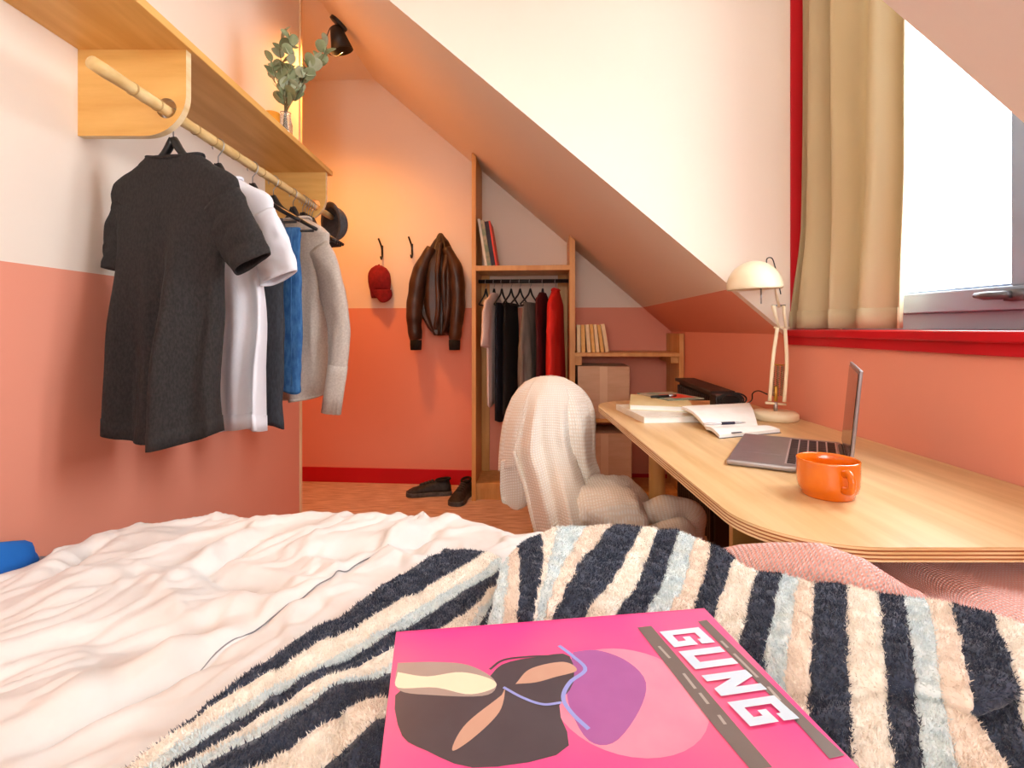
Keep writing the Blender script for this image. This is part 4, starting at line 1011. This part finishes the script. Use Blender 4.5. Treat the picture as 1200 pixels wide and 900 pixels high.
vs_ = []; n = 32; rngs = []
for i in range(13):
    t = i/12; zc = .105-.215*t; hw_ = [.02, .05, .064, .072, .075, .076, .076, .074, .072, .068, .066, .064, .06][i]; sh_x = -.004+.012*t
    rngs.append([Vector((sh_x+hw_*math.cos(2*PI*k/n), -.055-.045*math.sin(2*PI*k/n)*(math.sin(PI*min(1, t*1.1+.08))**.5), zc)) for k in range(n)])
MB().rings(rngs).build('crown', 'cap_red', capo, smooth=True)
def brim(u, v):
    a = (u-.5)*2; ww = .062*(1-.35*v**3); return (.022+a*ww+.012*v, -.085+.02*a*a+.01*v, -.055-.085*v*math.sqrt(max(.02, 1-.55*a*a)))
MB().grid(brim, 18, 12).build('brim', 'cap_red', capo, smooth=True, solid=.006)
MB().lathe([(.0005, .008), (.006, .006), (.007, 0)], (-.002, -.055, .106), 12, cap=False).build('button', 'cap_red', capo, smooth=True)

# leather jacket
jx, jz = onB(516, 277, YB-.06)
jk = thing('leather_jacket', 'dark brown leather bomber jacket hanging on the back wall', 'jacket', W2(jx, YB-.004, jz), RZ)
def jp(px, py): x_, z_ = onB(px, py, YB-.06); return x_-jx, z_-jz
rows_ = [(277, 514, 521), (283, 509, 526), (293, 503, 531), (306, 496, 536), (322, 492, 540), (340, 490, 541), (358, 491, 540), (372, 495, 537), (384, 502, 532), (391, 508, 526)]
rs = []
for i, (py, a_, b_) in enumerate(rows_):
    xa, z_ = jp(a_, py); xb, _ = jp(b_, py); t = i/(len(rows_)-1); ring = []
    for k in range(56):
        th = 2*PI*k/56; f = 1+.22*math.sin(7*th+1)*sstep(0, .3, t)+.12*math.sin(13*th)
        ring.append(Vector(((xa+xb)/2+(xb-xa)/2*math.cos(th), min(-.012, -.075-(.02+.05*sstep(0, .5, t))*math.sin(th)*f), z_+.012*math.sin(3*th)*t)))
    rs.append(ring)
fine = []
for i in range(len(rs)-1):
    for s_ in range(3): fine.append([rs[i][k].lerp(rs[i+1][k], s_/3) for k in range(56)])
fine.append(rs[-1]); MB().rings(fine).build('body', 'leather', jk, smooth=True)
for pts, rad_, fr in (([(508, 292), (496, 318), (490, 348), (488, 375), (490, 398)], [.035, .062, .064, .058, .046], -.115), ([(524, 292), (535, 316), (538, 350), (536, 378), (534, 398)], [.035, .056, .056, .052, .044], -.10)):
    P_ = cat_rom([(jp(*p)[0], fr, jp(*p)[1]) for p in pts], 34); rr = []
    for i in range(34):
        t = i/33*(len(rad_)-1); k0 = min(int(t), len(rad_)-2); rr.append((rad_[k0]+(rad_[k0+1]-rad_[k0])*(t-k0))*(1+.03*math.sin(i*1.1)+.03*math.sin(i*.63+1)))
    sl_ = MB().tube(P_, rr, 26, flat=.85).build('sleeve', 'leather', jk, smooth=True)
    e_ = P_[-1]; MB().tube([e_, e_+Vector((0, 0, -.03)), e_+Vector((0, 0, -.065))], [.043, .043, .040], 24, flat=.85).build('cuff', 'rib_black', sl_, smooth=True)
MB().tube(cat_rom([(jp(518, 285)[0], -.11, jp(518, 285)[1]), (jp(516, 320)[0], -.15, jp(516, 320)[1]), (jp(517, 360)[0], -.155, jp(517, 360)[1]), (jp(513, 386)[0], -.14, jp(513, 386)[1])], 24), [.016]*24, 12).build('front_edge', 'leather', jk, smooth=True)
MB().tube(cat_rom([(jp(526, 300)[0], -.12, jp(526, 300)[1]), (jp(523, 330)[0], -.15, jp(523, 330)[1]), (jp(525, 375)[0], -.13, jp(525, 375)[1])], 24), [.018]*24, 12).build('front_edge', 'leather', jk, smooth=True)
MB().tube(cat_rom([(jp(513, 285)[0], -.09, jp(513, 285)[1]), (jp(517, 278)[0], -.075, jp(517, 278)[1]+.012), (jp(523, 286)[0], -.09, jp(523, 286)[1])], 16), .014, 10).build('collar', 'leather', jk, smooth=True)

# shoes
def shoe(label, loc, rz):
    s = thing('sneaker', label, 'shoe', loc, rz, None)
    L_ = .27; secs = [(-.135, .026, .05), (-.125, .034, .085), (-.10, .038, .095), (-.06, .038, .092), (-.02, .037, .085), (.02, .040, .075), (.06, .046, .06), (.10, .046, .048), (.125, .036, .036), (.137, .018, .026)]
    rs = []
    for (x_, w_, h_) in secs:
        rs.append([Vector((x_, w_*math.cos(t), .022+(h_-.022)*max(0, math.sin(t))**.8 if math.sin(t) > 0 else .022)) for t in np.linspace(0, 2*PI, 26, endpoint=False)])
    MB().rings(rs).build('upper', 'shoe_black', s, smooth=True)
    so = [(x_*1.03, w_*1.1) for x_, w_, _ in secs]; ol = so+[(x_, -w_) for x_, w_ in so[::-1]]
    MB().prism([(a_, b_, 0) for a_, b_ in ol][::-1], (0, 0, .026)).build('sole', 'shoe_sole', s, bevel=.004)
    MB().tube([Vector((-.085+.042*math.cos(t), .026*math.sin(t), .093-.004*math.cos(t))) for t in np.linspace(0, 2*PI, 24)], .008, 8, cap=False).build('collar', 'rib_black', s, smooth=True)
    MB().prism([(-.03, -.014, .088), (.06, -.012, .064), (.06, .012, .064), (-.03, .014, .088)][::-1], (0, 0, .006)).build('tongue', 'shoe_black', s, bevel=.002)
    for k in range(4):
        x_ = -.02+k*.02; z_ = .092-.0065*k; MB().tube([(x_, -.02, z_-.004), (x_+.006, 0, z_+.004), (x_, .02, z_-.004)], .0022, 6).build('lace', 'shoe_sole', s, smooth=True)
    return s
p_ = onZ(503, 580, 0); shoe('black sneaker lying side on by the red skirting', (p_.x, p_.y, 0), PI+.15)
p_ = onZ(541, 585, 0); shoe('black sneaker with its toe pointing away from the skirting', (p_.x, p_.y, 0), -PI/2-.25)

# ================================================================== WARDROBE AND SHELF UNIT
YF = 1.286
ward = thing('wardrobe', 'open pine wardrobe frame cut to the sloped ceiling', 'wardrobe', W2(-1.2455, YF), RZ)
def wx(x): return x+1.2455
DP = BACK-YF-.004
def side(x0, x1, parent, top=None, nm='side_panel', d0=0, d1=None):
    d1 = DP if d1 is None else d1
    za = (slope_z(x0)-.006) if top is None else top; zb = (slope_z(x1)-.006) if top is None else top
    q_ = [(wx(x0), d0, 0), (wx(x1), d0, 0), (wx(x1), d0, zb), (wx(x0), d0, za)]
    return MB().prism(q_, (0, d1-d0, 0)).build(nm, 'pine', parent, bevel=.001)
side(-1.2455, -1.2205, ward); xR0, xR1 = -.665, -.632
side(xR0, xR1, ward)
_, zs = onB(610, 309, YF); zs = 1.405
MB().box(wx(-1.2205), wx(xR0), .0, DP, zs-.03, zs).build('shelf_board', 'pine', ward, bevel=.001)
MB().box(wx(-1.2205), wx(xR0), .02, DP, .07, .10).build('bottom_board', 'pine', ward, bevel=.001)
MB().box(wx(-1.2205), wx(xR0), .03, .05, 0, .07).build('plinth', 'pine', ward)
MB().box(wx(-1.2205), wx(-1.17), DP-.02, DP, .10, zs-.03).build('back_stile', 'pine', ward)
MB().box(wx(xR0-.06), wx(xR0), DP-.02, DP, .10, zs-.03).build('back_stile', 'pine', ward)
RW = 1.322; ry = .13
MB().tube([(wx(-1.2205), ry, RW), (wx(xR0), ry, RW)], .0125, 14).build('clothes_rail', 'black_plastic', ward, smooth=True)
WY = YF+ry
def wl(px): return onB(px, 327, WY)[0]
hw0 = make_hanger('clothes_hanger', 'empty black hanger on the wardrobe rail beside its left panel', None, .15, False, .06, .10)
place(hw0, W2(wl(569.5), WY, RW+.0125), RZ+math.radians(80))
spec = [(579, 78, 'black hanger holding the white t-shirt in the wardrobe'), (588, 77, 'black hanger behind the white t-shirt holding the navy trousers'), (599, 74, 'black hanger above the black trousers in the wardrobe'), (609.5, 70, 'empty black hanger between black trousers and grey trousers'),
        (621.5, 68, 'black hanger carrying the grey trousers in the wardrobe'), (636, 77, 'black hanger holding the maroon jacket in the wardrobe'), (651, 76, 'black hanger holding the red jacket in the wardrobe')]
for px, a, lab in spec: dup(hw0, W2(wl(px), WY, RW+.0125), RZ+math.radians(a), lab)
ZN = RW+.0125-.085
garment('t_shirt', 'pale t-shirt hanging in the wardrobe next to navy trousers', 't-shirt', W2(wl(579), WY, ZN), RZ+math.radians(78), 'pale_pink_cloth', [(0, .05, .014), (-.03, .11, .014), (-.07, .162, .014), (-.2, .145, .014), (-.68, .13, .013)],
        [(-1, [(.12, 0, -.08), (.16, -.005, -.15), (.185, -.004, -.33)], (.060, .068), (.012, .015)), (1, [(.122, 0, -.11), (.134, 0, -.15), (.142, 0, -.25)], (.030, .032), (.012, .012))], folds=.06, seed=3.3)
garment('trousers', 'navy trousers hanging in the wardrobe', 'trousers', W2(wl(588), WY, ZN), RZ+math.radians(77), 'navy_cloth', [(-.068, .10, .006), (-.085, .115, .012), (-.3, .12, .017), (-.55, .12, .017), (-.78, .115, .017)], [], folds=.08, nf=3, seed=1.9)
garment('trousers', 'black trousers hanging in the middle of the wardrobe rail', 'trousers', W2(wl(599), WY, ZN), RZ+math.radians(74), 'rib_black', [(-.068, .10, .006), (-.085, .115, .013), (-.3, .125, .020), (-.55, .125, .020), (-.75, .12, .020)], [], folds=.09, nf=3, seed=8.9)
garment('trousers', 'grey trousers folded over a hanger in the wardrobe', 'trousers', W2(wl(621.5), WY, ZN), RZ+math.radians(68), 'grey_cloth', [(-.068, .092, .006), (-.085, .108, .016), (-.35, .135, .028), (-.62, .14, .028)], [], folds=.16, nf=5, seed=6.1)
garment('jacket', 'maroon jacket half hidden behind the red one in the wardrobe', 'jacket', W2(wl(636), WY, ZN), RZ+math.radians(77), 'maroon_cloth', [(0, .05, .015), (-.03, .115, .018), (-.07, .162, .018), (-.3, .14, .02), (-.7, .14, .02)], [], folds=.12, seed=2.2)
garment('jacket', 'bright red jacket hanging by the right wardrobe panel', 'jacket', W2(wl(651), WY, ZN), RZ+math.radians(76), 'red_cloth', [(0.02, .03, .02), (-.015, .08, .024), (-.05, .135, .027), (-.10, .155, .032), (-.25, .158, .036), (-.5, .160, .040), (-.80, .160, .041)],
        [(-1, [(.10, -.004, -.10), (.15, -.010, -.2), (.18, -.016, -.36), (.18, -.016, -.62)], (.045, .055), (.022, .022))], folds=.08, nf=4, seed=5.2, collar=(.035, .025, .02, 'red_cloth'))
# books leaning on the top shelf
def upright(name, label, x0, yl, z0, t, d_, h_, lean, m, page_m='paper_white', group=None, yaw=0):
    b_ = thing(name, label, 'book', W2(x0, yl, z0), RZ+yaw, group)
    Mx = Matrix.Rotation(lean, 4, 'Y')
    MB().box(0, .0015, 0, d_, 0, h_).build('cover', m, b_, M=Mx); MB().box(t-.0015, t, 0, d_, 0, h_).build('cover', m, b_, M=Mx)
    MB().box(.0015, t-.0015, 0, .0015, 0, h_).build('spine', m, b_, M=Mx); MB().box(.0015, t-.0015, .0015, d_-.004, .003, h_-.003).build('page_block', page_m, b_, M=Mx)
    return b_
ln = math.radians(-9)
x_ = -1.2205+.052
for i, (t, h_, m, lab) in enumerate(((.014, .285, 'book_white', 'tall white book leaning on the wardrobe top shelf'), (.022, .275, 'book_sage', 'green and beige book leaning second on the wardrobe top shelf'), (.024, .268, 'book_navy', 'navy hardback leaning third on the wardrobe top shelf'), (.010, .272, 'book_red', 'thin red book leaning last on the wardrobe top shelf'))):
    upright('book', lab, x_, YF+.02, zs+.002+t*math.sin(abs(ln))*0, t, .20, h_, ln, m); x_ += t/math.cos(ln)+.001
cd = thing('tablet', 'thin dark case lying flat at the end of the wardrobe top shelf', 'case', W2(-.75, YF+.06, zs), RZ)
MB().box(-.05, .05, 0, .14, 0, .008).build('body', 'black_plastic', cd, bevel=.002); MB().box(-.05, .05, -.002, 0, .003, .005).build('zip', 'steel', cd)

unit = thing('shelf_unit', 'low pine shelf unit under the slope with boxes and paperbacks', 'shelf', W2(-1.2455, YF), RZ)
side(-.032, -.006, unit, top=1.0)
zb1 = .888; zb2 = .50
MB().box(wx(xR1), wx(-.032), .0, DP, zb1-.022, zb1).build('shelf_board', 'pine', unit, bevel=.001)
MB().box(wx(xR1), wx(-.032), .0, DP, zb2-.022, zb2).build('shelf_board', 'pine', unit, bevel=.001)
MB().box(wx(xR1), wx(-.032), .0, DP, .05, .075).build('shelf_board', 'pine', unit, bevel=.001)
MB().box(wx(xR1), wx(-.032), .02, .04, 0, .05).build('plinth', 'pine', unit)
MB().box(wx(xR1), wx(xR1)+.04, .02, DP, zb1-.075, zb1-.022).build('shelf_cleat', 'pine', unit)
MB().box(wx(-.075), wx(-.032), .02, DP, zb1-.06, zb1-.022).build('shelf_cleat', 'pine', unit)
def cbox(label, x0, x1, y0, z0, h_):
    c_ = thing('cardboard_box', label, 'box', W2((x0+x1)/2, y0, z0), RZ, None); hw_ = (x1-x0)/2
    MB().box(-hw_, hw_, 0, .28, 0, h_).build('body', 'cardboard', c_, bevel=.003)
    MB().box(-hw_-.0005, -.001, .0, .28, h_, h_+.003).build('flap', 'cardboard', c_); MB().box(.001, hw_+.0005, .0, .28, h_, h_+.003).build('flap', 'cardboard', c_)
    MB().box(-.022, .022, -.0008, 0, h_*.0, h_).build('tape', 'tape', c_)
    return c_
a0, _ = onB(677, 460, YF+.01); a1, _ = onB(738, 460, YF+.01)
cbox('cardboard box on the middle shelf of the low unit', max(a0, xR1+.003), a1, YF+.012, zb2, .305)
cbox('cardboard box on the bottom shelf of the low unit', max(a0, xR1+.003), a1+.012, YF+.012, .075, .335)
x_ = xR1+.012
for i in range(7):
    t = random.uniform(.019, .024); le = [0, -1, -4, -5, -6, -7.5, -9][i]
    x_ += .165*math.tan(math.radians(abs(le)))-(0 if i == 0 else .165*math.tan(math.radians(abs([0, -1, -4, -5, -6, -7.5, -9][i-1]))))
    upright('paperback', 'cream paperback in the leaning row above the cardboard boxes', x_, YF+.02, zb1+.0015+t*math.sin(math.radians(abs(le)))*0, t, .11, .165+random.uniform(-.004, .004), math.radians(le), 'paper_spine' if i % 2 else 'paper_pale', 'paper_cream', 'paperbacks on the low shelf unit')
    x_ += t+.003

# ================================================================== CURTAIN
def curt(u, v):
    # u along the window from the far jamb towards the room's near end, v from the sill up
    t = u
    y = 1.716-t*(.36+.035*v); x = .975+.055*t
    amp = (.030+.010*(1-v)); ph = t*3.4*2*PI+.5*math.sin(v*2.6)+.9*(1-v)**2*math.sin(t*9)
    x += amp*math.sin(ph)*(.75+.25*math.sin(t*13+2)); y += .012*math.sin(ph*.5+1.1+1.5*v)
    x -= .028*(1-sstep(0, .22, v))*(1-t); y += .020*t*(1-sstep(0, .3, v))
    z = 1.030+v*1.61
    return (max(x, .945), min(y, 1.722), z)
cu_ = MB().grid(curt, 130, 60).build('curtain', 'curtain', smooth=True, solid=.003)
tag(cu_, 'beige fabric curtain drawn aside at the dormer window', 'curtain')
def hem(u, v): p = curt(u, v*.035); return (p[0]-.003, p[1], p[2])
MB().grid(hem, 130, 3).build('hem', 'curtain', cu_, smooth=True, solid=.002)
